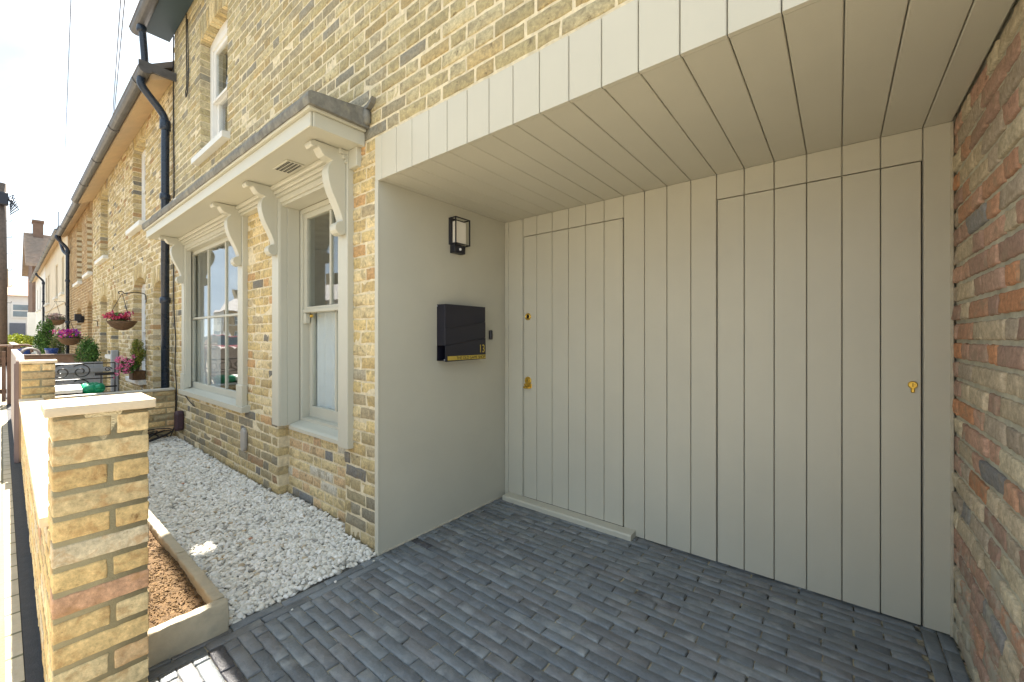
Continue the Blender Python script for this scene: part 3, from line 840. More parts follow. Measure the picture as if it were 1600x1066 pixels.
def gutter(x0, x1, yc, z, par, r=.06, m=gutter_m, joints=1.8):
    mb = MB(); n = 10
    for (ra, fl) in ((r, 1), (r - .006, -1)):
        pts = [(yc + ra * math.cos(PI + PI * i / n), z + ra * math.sin(PI + PI * i / n)) for i in range(n + 1)]
        v = [(x0, a, c) for a, c in pts] + [(x1, a, c) for a, c in pts]
        f = [(i, i + 1, i + n + 2, i + n + 1)[::fl] for i in range(n)]
        mb.add(v, f)
    mb.tube([(x0, yc - r, z), (x1, yc - r, z)], .007, 6)
    pe = [(yc + r * math.cos(PI + PI * i / n), z + r * math.sin(PI + PI * i / n)) for i in range(n + 1)]
    mb.prism(pe, x0 - .004, x0 + .004, 0); mb.prism(pe, x1 - .004, x1 + .004, 0)
    x = x1 - .4
    while x > x0 + .3:
        v = []
        rr = r + .009
        pts = [(yc + rr * math.cos(PI + PI * i / n), z + rr * math.sin(PI + PI * i / n)) for i in range(n + 1)]
        v = [(x - .05, a, c) for a, c in pts] + [(x + .05, a, c) for a, c in pts]
        mb.add(v, [(i, i + 1, i + n + 2, i + n + 1) for i in range(n)])
        mb.add([(x - .05, yc, z)] + [(x - .05, a, c) for a, c in pts], [(0, i + 2, i + 1) for i in range(n)])
        mb.add([(x + .05, yc, z)] + [(x + .05, a, c) for a, c in pts], [(0, i + 1, i + 2) for i in range(n)])
        x -= joints
    return part(mb, 'gutter', m, par, False)
def downpipe(pts, r, par, rings, m=pipe_paint, name='downpipe'):
    mb = MB(); mb.tube(pts, r, 14)
    for (p, q) in rings: mb.tube([p, (p[0], p[1], p[2] + .012), (q[0], q[1], q[2] - .012), q], [r * 1.12, r * 1.32, r * 1.32, r * 1.12], 14)
    return part(mb, name, m, par, True)
def smoothpath(P, n=6):
    P = [Vector(p) for p in P]; out = []
    Q = [P[0]] + P + [P[-1]]
    for i in range(1, len(Q) - 2):
        a, b_, c, d = Q[i - 1], Q[i], Q[i + 1], Q[i + 2]
        for k in range(n):
            t = k / n
            out.append(.5 * ((2 * b_) + (c - a) * t + (2 * a - 5 * b_ + 4 * c - d) * t * t + (3 * b_ - a - 3 * c + d) * t ** 3))
    out.append(P[-1]); return [tuple(p) for p in out]
gutter(-6.75, HX1, 1.035, 5.02, hs, .065)  # left end lengthened beyond the corner to keep sun off the gravel
downpipe(smoothpath([(-6.50, 1.04, 4.99), (-6.50, 1.05, 4.90), (-6.56, 1.08, 4.62), (-6.60, 1.09, 4.42)]), .036, hs, [((-6.50, 1.04, 4.88), (-6.50, 1.045, 4.96))])

# ---- windows
def sash(par, x0, x1, z0, z1, y, m, bars=1, rows=1, mid=None, stile=.045, rail=.05, brail=.075, bar=.022, step=.03, glass=clearg, outer=.05, sd=.10, name='window'):
    """box frame between x0..x1,z0..z1 with the outer face at y; upper sash forward, lower sash set back"""
    f = MB()
    f.box(x0, y, z0, x0 + outer, y + sd, z1, bev=.003); f.box(x1 - outer, y, z0, x1, y + sd, z1, bev=.003)
    f.box(x0 + outer + .0005, y + .001, z1 - outer, x1 - outer - .0005, y + sd, z1 - .0005); f.box(x0 + outer + .0005, y + .001, z0, x1 - outer - .0005, y + sd, z0 + .03)
    w = part(f, name, m, par)
    X0, X1 = x0 + outer + .001, x1 - outer - .001
    spans = [(mid if mid else z0 + .03, z1 - outer, y + .015, False)]
    if mid: spans.append((z0 + .03, mid + .035, y + .015 + step, True))
    for (a, b_, yy, low) in spans:
        s = MB(); br = brail if (low or not mid) else .04
        s.box(X0, yy, a, X0 + stile, yy + .035, b_, bev=.002); s.box(X1 - stile, yy, a, X1, yy + .035, b_, bev=.002)
        s.box(X0 + stile, yy + .0005, a, X1 - stile, yy + .0345, a + br, bev=.002); s.box(X0 + stile, yy + .0005, b_ - .04, X1 - stile, yy + .0345, b_, bev=.002)
        if not low and mid: s.box(X0 - .0005, yy - .012, a - .006, X1 + .0005, yy, a + .02, bev=.003)
        gw_ = (X1 - X0 - 2 * stile)
        for i in range(1, bars + 1):
            xc = X0 + stile + gw_ * i / (bars + 1)
            s.box(xc - bar / 2, yy + .004, a + br, xc + bar / 2, yy + .034, b_ - .04, bev=.004)
        for i in range(1, rows + 1):
            zc = a + br + (b_ - .04 - a - br) * i / (rows + 1)
            s.box(X0 + stile, yy + .003, zc - bar / 2, X1 - stile, yy + .033, zc + bar / 2, bev=.004)
        part(s, 'sash', m, w)
        gl = MB(); gl.box(X0 + stile - .005, yy + .015, a + br - .005, X1 - stile + .005, yy + .019, b_ - .035)
        part(gl, 'pane', glass, w)
    return w
w1 = sash(hs, -5.95, -4.172, .615, 2.255, 1.375, trim, bars=2, rows=1, outer=.022, stile=.03, brail=.075, bar=.024)
w2 = sash(hs, -3.302, -2.436, .585, 2.235, 1.462, trim, bars=1, rows=0, mid=1.435, outer=.035, stile=.04, brail=.085, step=.04)
# horn of the upper sash
b = MB(); b.box(-3.262, 1.466, 1.345, -3.225, 1.51, 1.43, bev=.008); part(b, 'sash_horn', trim, w2)
b = MB(); b.sphere((-3.19, 1.50, 1.405), .014, 10, 6); part(b, 'sash_pull', gold, w2, True)
w3 = sash(hs, -5.43, -4.58, 3.19, 4.44, 1.44, white, bars=0, rows=0, mid=3.80, outer=.07, stile=.05)
b = MB(); b.prism([(-5.43 + .85 * i / 10, 4.441 + .065 * (1 - ((i - 5) / 5) ** 2)) for i in range(11)] + [(-4.58, 4.4401), (-5.43, 4.4401)], 1.44, 1.50, 1)
part(b, 'head_board', white, w3)
b = MB(); b.prism([(1.285, 3.12), (1.285, 3.178), (1.44, 3.20), (1.44, 3.12)], -5.50, -4.50, 0)
part(b, 'sill', pale_stone, w3)
# sills of the ground floor windows
b = MB(); b.prism([(1.288, .585), (1.288, .632), (1.385, .655), (1.385, .585)], -6.03, -4.01, 0); part(b, 'sill', trim, w1)
b = MB(); b.prism([(1.378, .535), (1.378, .560), (1.395, .572), (1.50, .603), (1.50, .535)], -3.299, -2.442, 0); part(b, 'sill', trim, w2)
# interiors
b = MB()
b.box(-6.3, 4.2, .1, -2.2, 4.3, 2.55); b.box(-6.3, 1.6, .0, -2.2, 4.2, .05)
part(b, 'room_wall', room_m, hs)
def curtain(x0, x1, y, z0, z1, n=14, amp=.02):
    mb = MB(); k = n * 8; v = []
    rr = random.Random(int(x0 * 100))
    for i in range(k + 1):
        x = x0 + (x1 - x0) * i / k; yy = y + amp * math.sin(i * 2 * PI / 8) + rr.uniform(-.001, .001)
        v += [(x, yy, z0), (x + .012 * math.sin(i / 9), yy * 1.0 + amp * .3 * math.sin(i / 5), z1)]
    mb.add(v, [(2 * i, 2 * i + 2, 2 * i + 3, 2 * i + 1) for i in range(k)])
    return mb
cu = part(curtain(-3.52, -2.60, 1.57, .6, 1.47, 8, .018), 'curtain', cloth, hs, True)
cu = part(curtain(-6.30, -5.30, 1.50, .6, 1.45, 8, .02), 'curtain', cloth, hs, True)
cu = part(curtain(-3.95, -3.53, 1.585, .6, 2.3, 6, .015), 'curtain', mat('beige reveal filler', (.55, .49, .36), .85), hs, True)  # stands in for the beige reveal and shutter box, added to lighten the pane

# ---- pilasters, brackets, canopy
def pilaster(x0, x1, z0, z1=2.375):
    mb = MB()
    mb.box(x0, 1.310, z0, x1, FY + .01, z1, bev=.003)
    return mb
def add_pil(x0, x1, z0, inner=None, base=None):
    mb = pilaster(x0, x1, z0)
    if inner: mb.box(*inner, bev=.002)
    if base: mb.box(*base, bev=.004)
    return part(mb, 'pilaster', trim, hs)
add_pil(-5.99, -5.885, .634, inner=(-5.9495, 1.322, .66, -5.872, 1.3745, 2.26), base=(-6.0, 1.300, .634, -5.875, 1.345, .82))
add_pil(-4.178, -4.057, .634, inner=(-4.19, 1.322, .66, -4.1785, 1.3745, 2.26), base=(-4.188, 1.300, .634, -4.047, 1.345, .82))
pm = pilaster(-3.436, -3.318, .563)
pm.box(-3.3175, 1.318, .563, -3.308, 1.37, 2.26, bev=.002); pm.box(-3.3175, 1.371, .563, -3.303, 1.4615, 2.24, bev=.002); pm.box(-3.3495, 1.3605, .563, -3.318, 1.47, 2.24)
part(pm, 'pilaster', trim, hs)
pm = pilaster(-2.4415, -2.328, .557); pm.box(-2.4495, 1.352, .5575, -2.4345, 1.462, 2.24)
part(pm, 'pilaster', trim, hs)
# bracket profile: p = distance out from y=1.31, z
prof = [(0, 2.372), (.19, 2.372), (.205, 2.368), (.213, 2.356), (.211, 2.342), (.200, 2.333), (.188, 2.335)]
prof += [(.178, 2.343), (.165, 2.343), (.155, 2.332), (.146, 2.315), (.132, 2.303), (.108, 2.297), (.088, 2.293), (.082, 2.289), (.088, 2.280), (.102, 2.262), (.110, 2.238), (.111, 2.210), (.107, 2.175), (.096, 2.135), (.082, 2.098), (.064, 2.062), (.045, 2.022), (.030, 1.985), (.022, 1.955), (.024, 1.942), (.038, 1.940), (.055, 1.928), (.065, 1.908), (.063, 1.886), (.050, 1.868), (.030, 1.858), (.012, 1.862), (0, 1.872)]
def densify(pr, n=3):
    out = []
    for i in range(1, len(pr)):
        a, b_ = pr[i - 1], pr[i]
        for k in range(n): out.append((a[0] + (b_[0] - a[0]) * k / n, a[1] + (b_[1] - a[1]) * k / n))
    out.append(pr[-1]); return out
brs = []
for xr in (-2.345, -3.335, -4.072, -5.90):
    mb = MB(); mb.prism([(1.3095 - p, z) for p, z in prof], xr - .075, xr, 0)
    o = part(mb, 'bracket', trim, hs)
    md = o.modifiers.new('bev', 'BEVEL'); md.width = .002; md.segments = 1; md.limit_method = 'ANGLE'; md.angle_limit = R(50)
b = MB()
CX0, CX1 = -6.165, -2.215
b.box(CX0, 1.045, 2.3755, CX1, FY + .01, 2.395)                       # soffit board
b.box(CX0 - .006, 1.030, 2.372, CX1 + .006, 1.0445, 2.452, bev=.003)    # fascia
b.box(CX1 + .0005, 1.0448, 2.372, CX1 + .0165, FY - .001, 2.4515, bev=.003)
b.box(CX0 - .0165, 1.0448, 2.372, CX0 - .0005, FY - .001, 2.4515, bev=.003)
b.box(CX0 - .03, 1.010, 2.4525, CX1 + .035, FY - .002, 2.470, bev=.004)
b.box(-6.03, 1.262, 2.345, -2.329, FY + .008, 2.375, bev=.006)         # bed mould
b.box(-6.03, 1.283, 2.318, -2.329, FY + .008, 2.3445, bev=.005)
b.box(-6.03, 1.297, 2.296, -2.329, FY + .008, 2.3175, bev=.004)
b.box(-2.3275, 1.318, 2.262, -2.238, FY + .008, 2.3752, bev=.003)
part(b, 'canopy_cornice', trim, hs)
b = MB()
for (a, c) in ((-5.885, -4.178), (-3.318, -2.4415)):
    yb = 1.3745 if a < -5 else 1.4615
    b = MB(); b.box(a + .0005, 1.316, 2.2565, c - .0005, 1.3600, 2.2955, bev=.003); b.box(a + .001, 1.330, 2.236, c - .001, yb, 2.2575, bev=.003)
    part(b, 'frieze', trim, hs)
# lead covered canopy top with drooping edge
mb = MB(); nx_ = 160; ring = [(0.0, 0), (-.005, .012), (-.010, .034), (-.007, .058), (.008, .068), (.06, .076), (.2, .092), (.345, .115)]
def leadrow(x, wob):
    return [(x, 1.004 + a + wob * .35, 2.4655 + h + wob) for a, h in ring]
v = []
for i in range(nx_ + 1):
    x = -6.205 + (4.05) * i / nx_; wob = .003 * math.sin(x * 9) + .002 * math.sin(x * 23 + 1)
    v += leadrow(x, wob)
k = len(ring)
f = [(i * k + j, i * k + j + 1, (i + 1) * k + j + 1, (i + 1) * k + j) for i in range(nx_) for j in range(k - 1)]
mb.add(v, f)
for xx, s in ((-6.205, 1), (-2.155, -1)):
    pr = leadrow(xx, 0)
    bot = [(xx, 1.349, 2.4655)]
    P = pr + bot
    mb.add(P, [tuple(range(len(P)))[::s]])
mb.add([(-6.205, 1.004, 2.4652), (-2.155, 1.004, 2.4652), (-2.155, 1.349, 2.4652), (-6.205, 1.349, 2.4652)], [(3, 2, 1, 0)])
mb.box(-2.19, 1.31, 2.48, -2.13, 1.352, 2.57, bev=.012)
lo_ = part(mb, 'lead_roof', lead, hs, True)
# scrap of slate flashing at the end of the canopy
b = MB(); b.prism([(-2.25, 2.555), (-2.12, 2.565), (-2.09, 2.585), (-2.075, 2.615), (-2.10, 2.60), (-2.13, 2.585), (-2.24, 2.575)], 1.315, 1.345, 1); part(b, 'flashing', lead, lo_)
# soffit vent
b = MB()
b.box(-2.965, 1.135, 2.366, -2.745, 1.245, 2.3752, bev=.002)
sv = part(b, 'soffit_vent', trim, hs)
b = MB()
for i in range(9):
    for j in range(4): b.box(-2.95 + i * .0225, 1.146 + j * .0235, 2.3652, -2.95 + i * .0225 + .015, 1.146 + j * .0235 + .016, 2.3659)
part(b, 'vent_slot', black_in, sv)

# ---- porch
PXL, PXR, PYB, PZ = -2.045, .37, 2.46, 2.134
b = MB(); b.box(-2.0745, 1.342, -.04, PXL, PYB + .03, 2.376)
part(b, 'porch_side_wall', paint_plaster, hs)
b = MB(); b.box(PXL - .0, 1.338, -.0, PXL + .0, 1.34, 2.13)
b = MB(); b.box(-2.0765, 1.334, -.035, PXL + .002, 1.3415, 2.134, bev=.002)
part(b, 'corner_trim', paint, hs)
def board_row(mb, edges, lo, hi, axis, y, th=.02, g=.0032, ch=.0028, out=-1):
    """V-jointed boards; edges in x. axis 'z': vertical boards facing -y at plane y; 'y': ceiling boards facing -z at height y"""
    for a, c in zip(edges[:-1], edges[1:]):
        a2, c2 = a + g / 2, c - g / 2
        if axis == 'z':
            pts = [(a2, y + th), (a2, y + ch), (a2 + ch, y), (c2 - ch, y), (c2, y + ch), (c2, y + th)]
            mb.prism(pts, lo, hi, 2)
        else:
            pts = [(a2, y + th), (a2, y + ch), (a2 + ch, y), (c2 - ch, y), (c2, y + ch), (c2, y + th)]
            mb.prism(pts, lo, hi, 1)
E = [.2808 - .1345 * k for k in range(18)]; E = [e for e in E if e > PXL + .01]; E = [PXL + .001] + sorted(E) + [PXR - .002]
D1 = (-1.860, -1.064, .042, 1.992); D2 = (-.5262, .2808, .006, 1.992)
b = MB()
def clipE(a, c): return [a] + [e for e in E if a + .01 < e < c - .01] + [c]
for (a, c, z0, z1) in ((PXL + .001, D1[0], 0, PZ - .001), (D1[0], D1[1], D1[3] + .006, PZ - .001), (D1[1], D2[0], .004, PZ - .001), (D2[0], D2[1], D2[3] + .006, PZ - .001), (D2[1], PXR - .002, .004, PZ - .001)):
    board_row(b, clipE(a, c), z0, z1, 'z', PYB)
b.box(PXL, PYB + .0205, -.03, PXR + .10, PYB + .06, PZ + .05)
part(b, 'boarded_wall', paint, hs)
def door(D, nm_label):
    mb = MB(); a, c, z0, z1 = D
    board_row(mb, clipE(a + .004, c - .004), z0, z1, 'z', PYB - .001, th=.018)
    o = part(mb, 'door', paint, hs, label=nm_label)
    return o
d1 = door(D1, 'narrow flush boarded front door with brass lock and pull')
d2 = door(D2, 'wider flush boarded door on the right with one brass cylinder')
b = MB()
for D in (D1, D2):
    b = MB(); b.box(D[0], PYB + .0195, D[2] - .02, D[1], PYB + .0204, D[3] + .006); part(b, 'gap_shade', black_in, hs)  # black sheet behind the boards, painted-in shade for the gap round the door
b = MB(); b.prism([(PYB - .078, 0), (PYB - .078, .026), (PYB - .07, .036), (PYB - .003, .040), (PYB - .003, 0)], -2.0, -.985, 0)
part(b, 'threshold', paint, hs)
b = MB(); board_row(b, E, 1.358, PYB - .001, 'y', PZ, th=.02)
b.box(PXL, 1.358, PZ + .0205, PXR, PYB, PZ + .03); b.box(PXL, 1.358, PZ + .0305, PXR + .10, PYB, PZ + .045)
part(b, 'porch_ceiling', paint, hs)
b = MB(); EF = [-2.0745] + [e for e in E[1:-1]] + [PXR - .001]
board_row(b, EF, PZ - .003, 2.378, 'z', 1.334, th=.018)
b.box(-2.074, 1.3525, PZ + .0215, PXR, 1.3575, 2.376)
part(b, 'fascia', paint, hs)
# locks
def lathe_y(mb, c, prof, n=20, mi=0):
    """revolve (r, dy) about the axis -y through c"""
    v = []; k = len(prof)
    for i in range(n):
        t = 2 * PI * i / n
        for r, d in prof: v.append((c[0] + r * math.cos(t), c[1] - d, c[2] + r * math.sin(t)))
    f = [(i * k + j, i * k + j + 1, ((i + 1) % n) * k + j + 1, ((i + 1) % n) * k + j) for i in range(n) for j in range(k - 1)]
    mb.add(v, f, mi)
yb = PYB - .001
b = MB(); lathe_y(b, (-1.813, yb, 1.393), [(.026, 0), (.026, .006), (.021, .010), (.015, .011), (.015, .004), (0, .004)])
b.box(-1.8145, yb - .0065, 1.385, -1.8115, yb - .0038, 1.402, 1); lathe_y(b, (-1.813, yb, 1.393), [(.0149, .0042), (.0, .0045)], mi=1)
part(b, 'lock', [gold, black_in], d1, True)
b = MB(); lathe_y(b, (-1.813, yb, .915), [(.030, 0), (.030, .005), (.026, .009), (.012, .010), (.012, .013), (0, .014)])
b.box(-1.848, yb - .006, .862, -1.778, yb, .893, bev=.003); b.box(-1.842, yb - .03, .858, -1.784, yb - .005, .872, bev=.003)
b.box(-1.8145, yb - .0155, .905, -1.8115, yb - .0135, .925, 1)
part(b, 'latch_pull', [gold, black_in], d1)
b = MB(); lathe_y(b, (.249, yb, 1.034), [(.016, 0), (.016, .005), (.013, .008), (0, .008)]); b.box(.2425, yb - .007, 1.000, .2555, yb, 1.028, bev=.003)
b.box(.2478, yb - .0090, 1.026, .2502, yb - .0078, 1.042, 1)
part(b, 'lock', [gold, black_in], d2)
# old red brick wall on the right of the porch
b = MB()
lay(b, (PXR, .9, 0), (0, 1, 0), (-1, 0, 0), 0, PYB + .01 - .9, -.05, 2.16, [], PAL_RED, random.Random(31), course=.0765, joint=.017, nx=5, nz=2, amp=.0017, mdepth=.009, bond='flemish')
b.box(PXR + .0105, .91, -.05, PXR + .1, 1.338, 2.16, 1)
part(b, 'side_wall', [redstock, mort_grey], hs, True, label='weathered red and brown brick wall with smeared mortar at the right of the porch')
# mastic bead where boards meet the wall and paving
sealm = mat('sealant', (.46, .42, .33), .7, var=.2, vscale=20)
b = MB(); b.tube([(PXR - .003, PYB - .002, 0), (PXR - .003, PYB - .002, 1.0), (PXR - .004, PYB - .003, 2.13)], .006, 6); part(b, 'sealant_bead', sealm, hs)
b = MB(); b.tube([(PXL + .001, 1.36, .002), (PXL + .001, PYB, .002)], .006, 6)
part(b, 'sealant_bead', sealm, hs)
# oval vent covers low on the wall
b = MB(); b.prism([(-4.10 + .045 * math.cos(t) , .336 + (.058 if math.sin(t) >= 0 else -.058) + .045 * math.sin(t)) for t in [i * 2 * PI / 32 for i in range(32)]], 1.318, 1.352, 1)
o = part(b, 'vent_cover', mat('grey plastic cover', (.36, .34, .31), .5), hs)
md = o.modifiers.new('bev', 'BEVEL'); md.width = .012; md.segments = 3
b = MB(); b.prism([(-6.10 + .05 * math.cos(t), .25 + (.07 if math.sin(t) >= 0 else -.07) + .05 * math.sin(t)) for t in [i * 2 * PI / 24 for i in range(24)]], 1.27, 1.352, 1)
o = part(b, 'vent_cover', mat('maroon cover', (.055, .028, .04), .5), hs)
md = o.modifiers.new('bev', 'BEVEL'); md.width = .02; md.segments = 3

# wall light
wl = empty('wall_light', (PXL, 1.94, 1.9), 'small black framed lantern with frosted panes fixed high on the porch side wall', 'wall light')
x0, x1, y0, y1, z0, z1 = PXL, -1.975, 1.873, 2.01, 1.862, 2.042; e = .007
b = MB()
b.box(x0, y0, z0, x0 + .014, y1, z1, bev=.001)
for yy in (y0, y1 - e): b.box(x1 - e, yy, z0, x1, yy + e, z1)
for zz in (z0, z1 - e):
    b.box(x1 - e + .0003, y0 + e, zz + .0002, x1 - .0003, y1 - e, zz + e - .0002)
    for yy in (y0, y1 - e): b.box(x0 + .014, yy + .0003, zz + .0002, x1 - e, yy + e - .0003, zz + e - .0002)
part(b, 'frame', black_m, wl)
b = MB(); b.box(x0 + .0145, y0 + .022, z0 + .008, x1 - .018, y1 - .022, z1 - .022, bev=.003); part(b, 'diffuser', opal, wl)
b = MB(); b.box(x0, y0 + .012, z0 - .055, x0 + .045, y1 - .022, z0 - .0005, bev=.002); mo = part(b, 'sensor_housing', black_m, wl)
b = MB(); b.sphere((x0 + .045, y0 + .065, z0 - .028), .010, 12, 8); part(b, 'sensor', mat('sensor lens', (.8, .8, .82), .2), mo, True)

# letterbox
lb = empty('letterbox', (PXL, 1.95, 1.08), 'dark navy steel letterbox with gold house number on the porch side wall', 'letterbox')
x0, x1, y0, y1, z0, z1 = PXL, -1.962, 1.770, 2.147, 1.082, 1.453
b = MB()
b.box(x0, y0, 1.186, x1 - .004, y1, z1, bev=.002)
b.box(x0, y0 + .0005, z0 + .004, x0 + .003, y1 - .0005, 1.1855); b.box(x0 + .003, y0 + .0005, z0 + .004, x1 - .0045, y1 - .0005, z0 + .007)
navy = mat('dark navy steel', (.012, .012, .022), .33, var=.15, vscale=10, bump=.02)
bd = part(b, 'body', navy, lb)
def plate(pts, xa, xb): mb = MB(); mb.prism(pts, xa, xb, 0); return mb
part(plate([(y0, 1.292), (y1, 1.350), (y1, z1), (y0, z1)], x1 - .0035, x1), 'front_panel', navy, lb)
part(plate([(y0, 1.186), (y1, 1.236), (y1, 1.348), (y0, 1.290)], x1 - .0035, x1 + .002), 'front_panel', navy, lb)
fp = part(plate([(y0, z0), (y1, z0 + .004), (y1, 1.234), (y0, 1.184)], x1 - .0035, x1 + .004), 'front_panel', navy, lb)
b = MB(); b.box(x1 + .0042, y0 + .016, z0 + .008, x1 + .0052, y1 - .003, z0 + .035); gp = part(b, 'name_strip', gold_flat, lb)
def text(s, size, loc, m, par, ext=.0006, name='lettering', sx=1.0, align='LEFT'):
    cu = bpy.data.curves.new(name, 'FONT'); cu.body = s; cu.size = size; cu.extrude = ext; cu.align_x = align
    to = bpy.data.objects.new('tmp', cu); col.objects.link(to)
    bpy.context.view_layer.update()
    dg = bpy.context.evaluated_depsgraph_get()
    me = bpy.data.meshes.new_from_object(to.evaluated_get(dg)); bpy.data.objects.remove(to)
    M = Matrix(((0, 0, 1, loc[0]), (sx, 0, 0, loc[1]), (0, 1, 0, loc[2]), (0, 0, 0, 1)))
    me.transform(M); me.materials.clear(); me.materials.append(m); me.name = name
    o = bpy.data.objects.new(name, me); col.objects.link(o); o.parent = par
    return o
# numerals built as flat strokes
t13 = text('13', .078, (x1 + .0048, y1 - .008, 1.134), gold_flat, fp, name='house_number', sx=.80, align='RIGHT')
tt = text('THE OLD GAME SHOP', .0285, (x1 + .0056, y1 - .008, z0 + .0115), mat('dark lettering', (.03, .025, .01), .5), gp, name='lettering', sx=.98, align='RIGHT')
for o_m in (t13, tt): pass
for (yy, zz) in ((y0 - .002, z1 - .01), (y0 - .002, z0 + .012), (y1 + .001, 1.345), (y1 + .001, 1.238)): b = MB(); b.sphere((x1 - .006 if yy > 2 or zz < 1.2 else x0 + .006, yy, zz), .0045, 8, 6); part(b, 'rivet', mat('steel rivet', (.6, .6, .6), .3, metal=.8), lb, True)
for ob in (t13, tt): ob.matrix_parent_inverse = Matrix.Identity(4)
b = MB(); b.box(PXL, 2.272, 1.222, PXL + .022, 2.302, 1.292, bev=.006)
db = part(b, 'housing', black_m, empty('doorbell', (PXL, 2.287, 1.25), 'small black doorbell push between the letterbox and the corner of the porch', 'doorbell'))
b = MB(); b.tube([(PXL + .022, 2.287, 1.257), (PXL + .024, 2.287, 1.257)], .009, 14); part(b, 'button', mat('dark button', (.03, .035, .04), .3), db)

# loose cables on the wall
def cable(pts, r, label, n=5):
    mb = MB(); mb.tube(smoothpath(pts, 6), r, n)
    return tag(mb.build('cable', blackcable, None, True), label, 'cable')
cable([(-6.47, 1.335, 5.0), (-6.49, 1.338, 4.2), (-6.46, 1.338, 3.3), (-6.47, 1.338, 2.4), (-6.42, 1.33, 1.6), (-6.36, 1.335, 1.2), (-6.40, 1.335, .9), (-6.33, 1.335, .6), (-6.36, 1.33, .2), (-6.3, 1.27, .04)], .007, 'black cable running down the house corner beside the dark downpipe')
cable([(-6.05, 1.33, .61), (-5.9, 1.338, .54), (-5.75, 1.338, .50), (-5.6, 1.34, .47)], .005, 'short black cable sagging under the left end of the window sill')
cl = []
rc = random.Random(8)
for i in range(60):
    t = i * .62; r = .10 + .05 * math.sin(i * .37)
    cl.append((-6.22 + r * 1.2 * math.cos(t) * .8, 1.05 + r * 1.6 * math.sin(t * .9), .05 + .10 * abs(math.sin(i * .31)) * (1 - i / 90)))
cable(cl, .007, 'tangled coil of black cable lying on the gravel in the corner')
cable([(-5.92, 1.338, 5.0), (-5.90, 1.335, 4.6), (-5.88, 1.335, 4.2), (-5.93, 1.335, 4.08), (-5.88, 1.33, 4.02), (-5.82, 1.335, 4.2), (-5.85, 1.335, 4.9)], .006, 'loop of black cable hanging on the brickwork left of the upstairs window')

# ==================================================================== NEIGHBOURS
def cottage(name, label, x0, x1, holes, pal, bm, ez=4.42, ov=.29, brick=True, nx=-1, seed=1, wins=True, front_y=FY, mortm=None, rendm=None, group=None):
    root = empty(name, ((x0 + x1) / 2, front_y + 1, 0), label, 'house', group)
    r = random.Random(seed); b = MB()
    H = [Hole(h.a - x0, h.b - x0, h.z0, h.zs, h.rise, h.ring) for h in holes]
    if brick:
        lay(b, (x0, front_y, 0), (1, 0, 0), (0, -1, 0), 0, x1 - x0, -.05, ez + .25, H, pal, r, nx=nx, nz=nx, amp=.0012 if nx < 0 else .002, mdepth=.003, joint=.012, jamb=.21)
        part(b, 'brick_front', [bm, mortm or mort_cream], root, nx > 0)
    else:
        zs = sorted({-.05, ez + .25} | {h.z0 for h in H} | {h.zs for h in H})
        for za, zb in zip(zs[:-1], zs[1:]):
            for (a, c, _, _) in segs(0, x1 - x0, H, (za + zb) / 2, False): b.box(x0 + a, front_y, za, x0 + c, front_y + .20, zb)
        part(b, 'rendered_front', rendm, root)
    b = MB(); yb = front_y + .215
    b.box(x0 + .001, yb, -.05, x0 + .15, 8.2, ez + .25); b.box(x1 - .15, yb, -.05, x1 - .001, 8.2, ez + .25); b.box(x0 + .15, 8.0, -.05, x1 - .15, 8.2, ez + .25)
    part(b, 'party_wall', bpy.data.materials['plain stock wall'], root)
    b = MB(); b.prism([(front_y - ov, ez + .09), (4.8, ez + 2.6), (8.5, ez + .2), (8.5, ez + .1), (4.8, ez + 2.48), (front_y - ov, ez + .02)], x0, x1 - .001, 0)
    part(b, 'roof', slate, root)
    b = MB(); b.prism([(front_y - ov + .06, ez - .07), (front_y - .001, ez + .06), (front_y - .001, ez + .10), (front_y - ov + .06, ez + .01)], x0, x1 - .001, 0)
    part(b, 'eaves_board', soffit_tan, root)
    gutter(x0 + .01, x1 + (.13 if x1 > -7 else -.005), front_y - ov, ez, root, .064)
    for h in holes:
        if not wins: break
        sash(root, h.a + .001, h.b - .001, h.z0 + .0, h.zs + (h.rise * .4), front_y + (.105 if -9.1 < h.a < -8 else .195), white, bars=0, rows=0, mid=(h.z0 + h.zs) / 2, outer=.05)
        if h.rise > 0:
            b = MB(); b.box(h.a + .002, front_y + .20, h.zs + h.rise * .4, h.b - .002, front_y + .24, h.zs + h.rise + .02); part(b, 'head_board', white, root)
        if h.z0 > .3:
            b = MB(); b.box(h.a - .07, front_y - .085, h.z0 - .075, h.b + .07, front_y + .193, h.z0 + .002, bev=.008); part(b, 'sill', pale_stone, root)
    return root
c1_ = cottage('brick_cottage', 'pale brick cottage next door behind the grey gate with a basket on its wall', -13.84, -6.512,
    [Hole(-9.07, -8.16, 2.98, 4.27, .08), Hole(-12.67, -11.64, 2.90, 4.27, .08), Hole(-9.07, -8.16, .60, 2.05, .14), Hole(-7.66, -6.98, -.1, 1.90, .12), Hole(-11.21, -10.43, .9, 1.86, .10), Hole(-12.65, -11.76, -.1, 2.02, .12)],
    [(w_, tuple(k * .84 for k in c_)) for w_, c_ in PAL_STOCK], stock, nx=1, seed=5)
c2_ = cottage('brick_cottage', 'orange tinted brick cottage between the pale brick one and the cream rendered row', -19.75, -13.842,
    [Hole(-14.89, -13.98, 2.80, 4.30, .08), Hole(-17.15, -15.98, 2.75, 4.30, .08), Hole(-14.8, -13.99, -.1, 2.02, .12), Hole(-17.15, -16.1, .6, 1.96, .12)],
    PAL_ORANGE, stock, nx=-1, seed=6, ez=4.5, ov=.22)
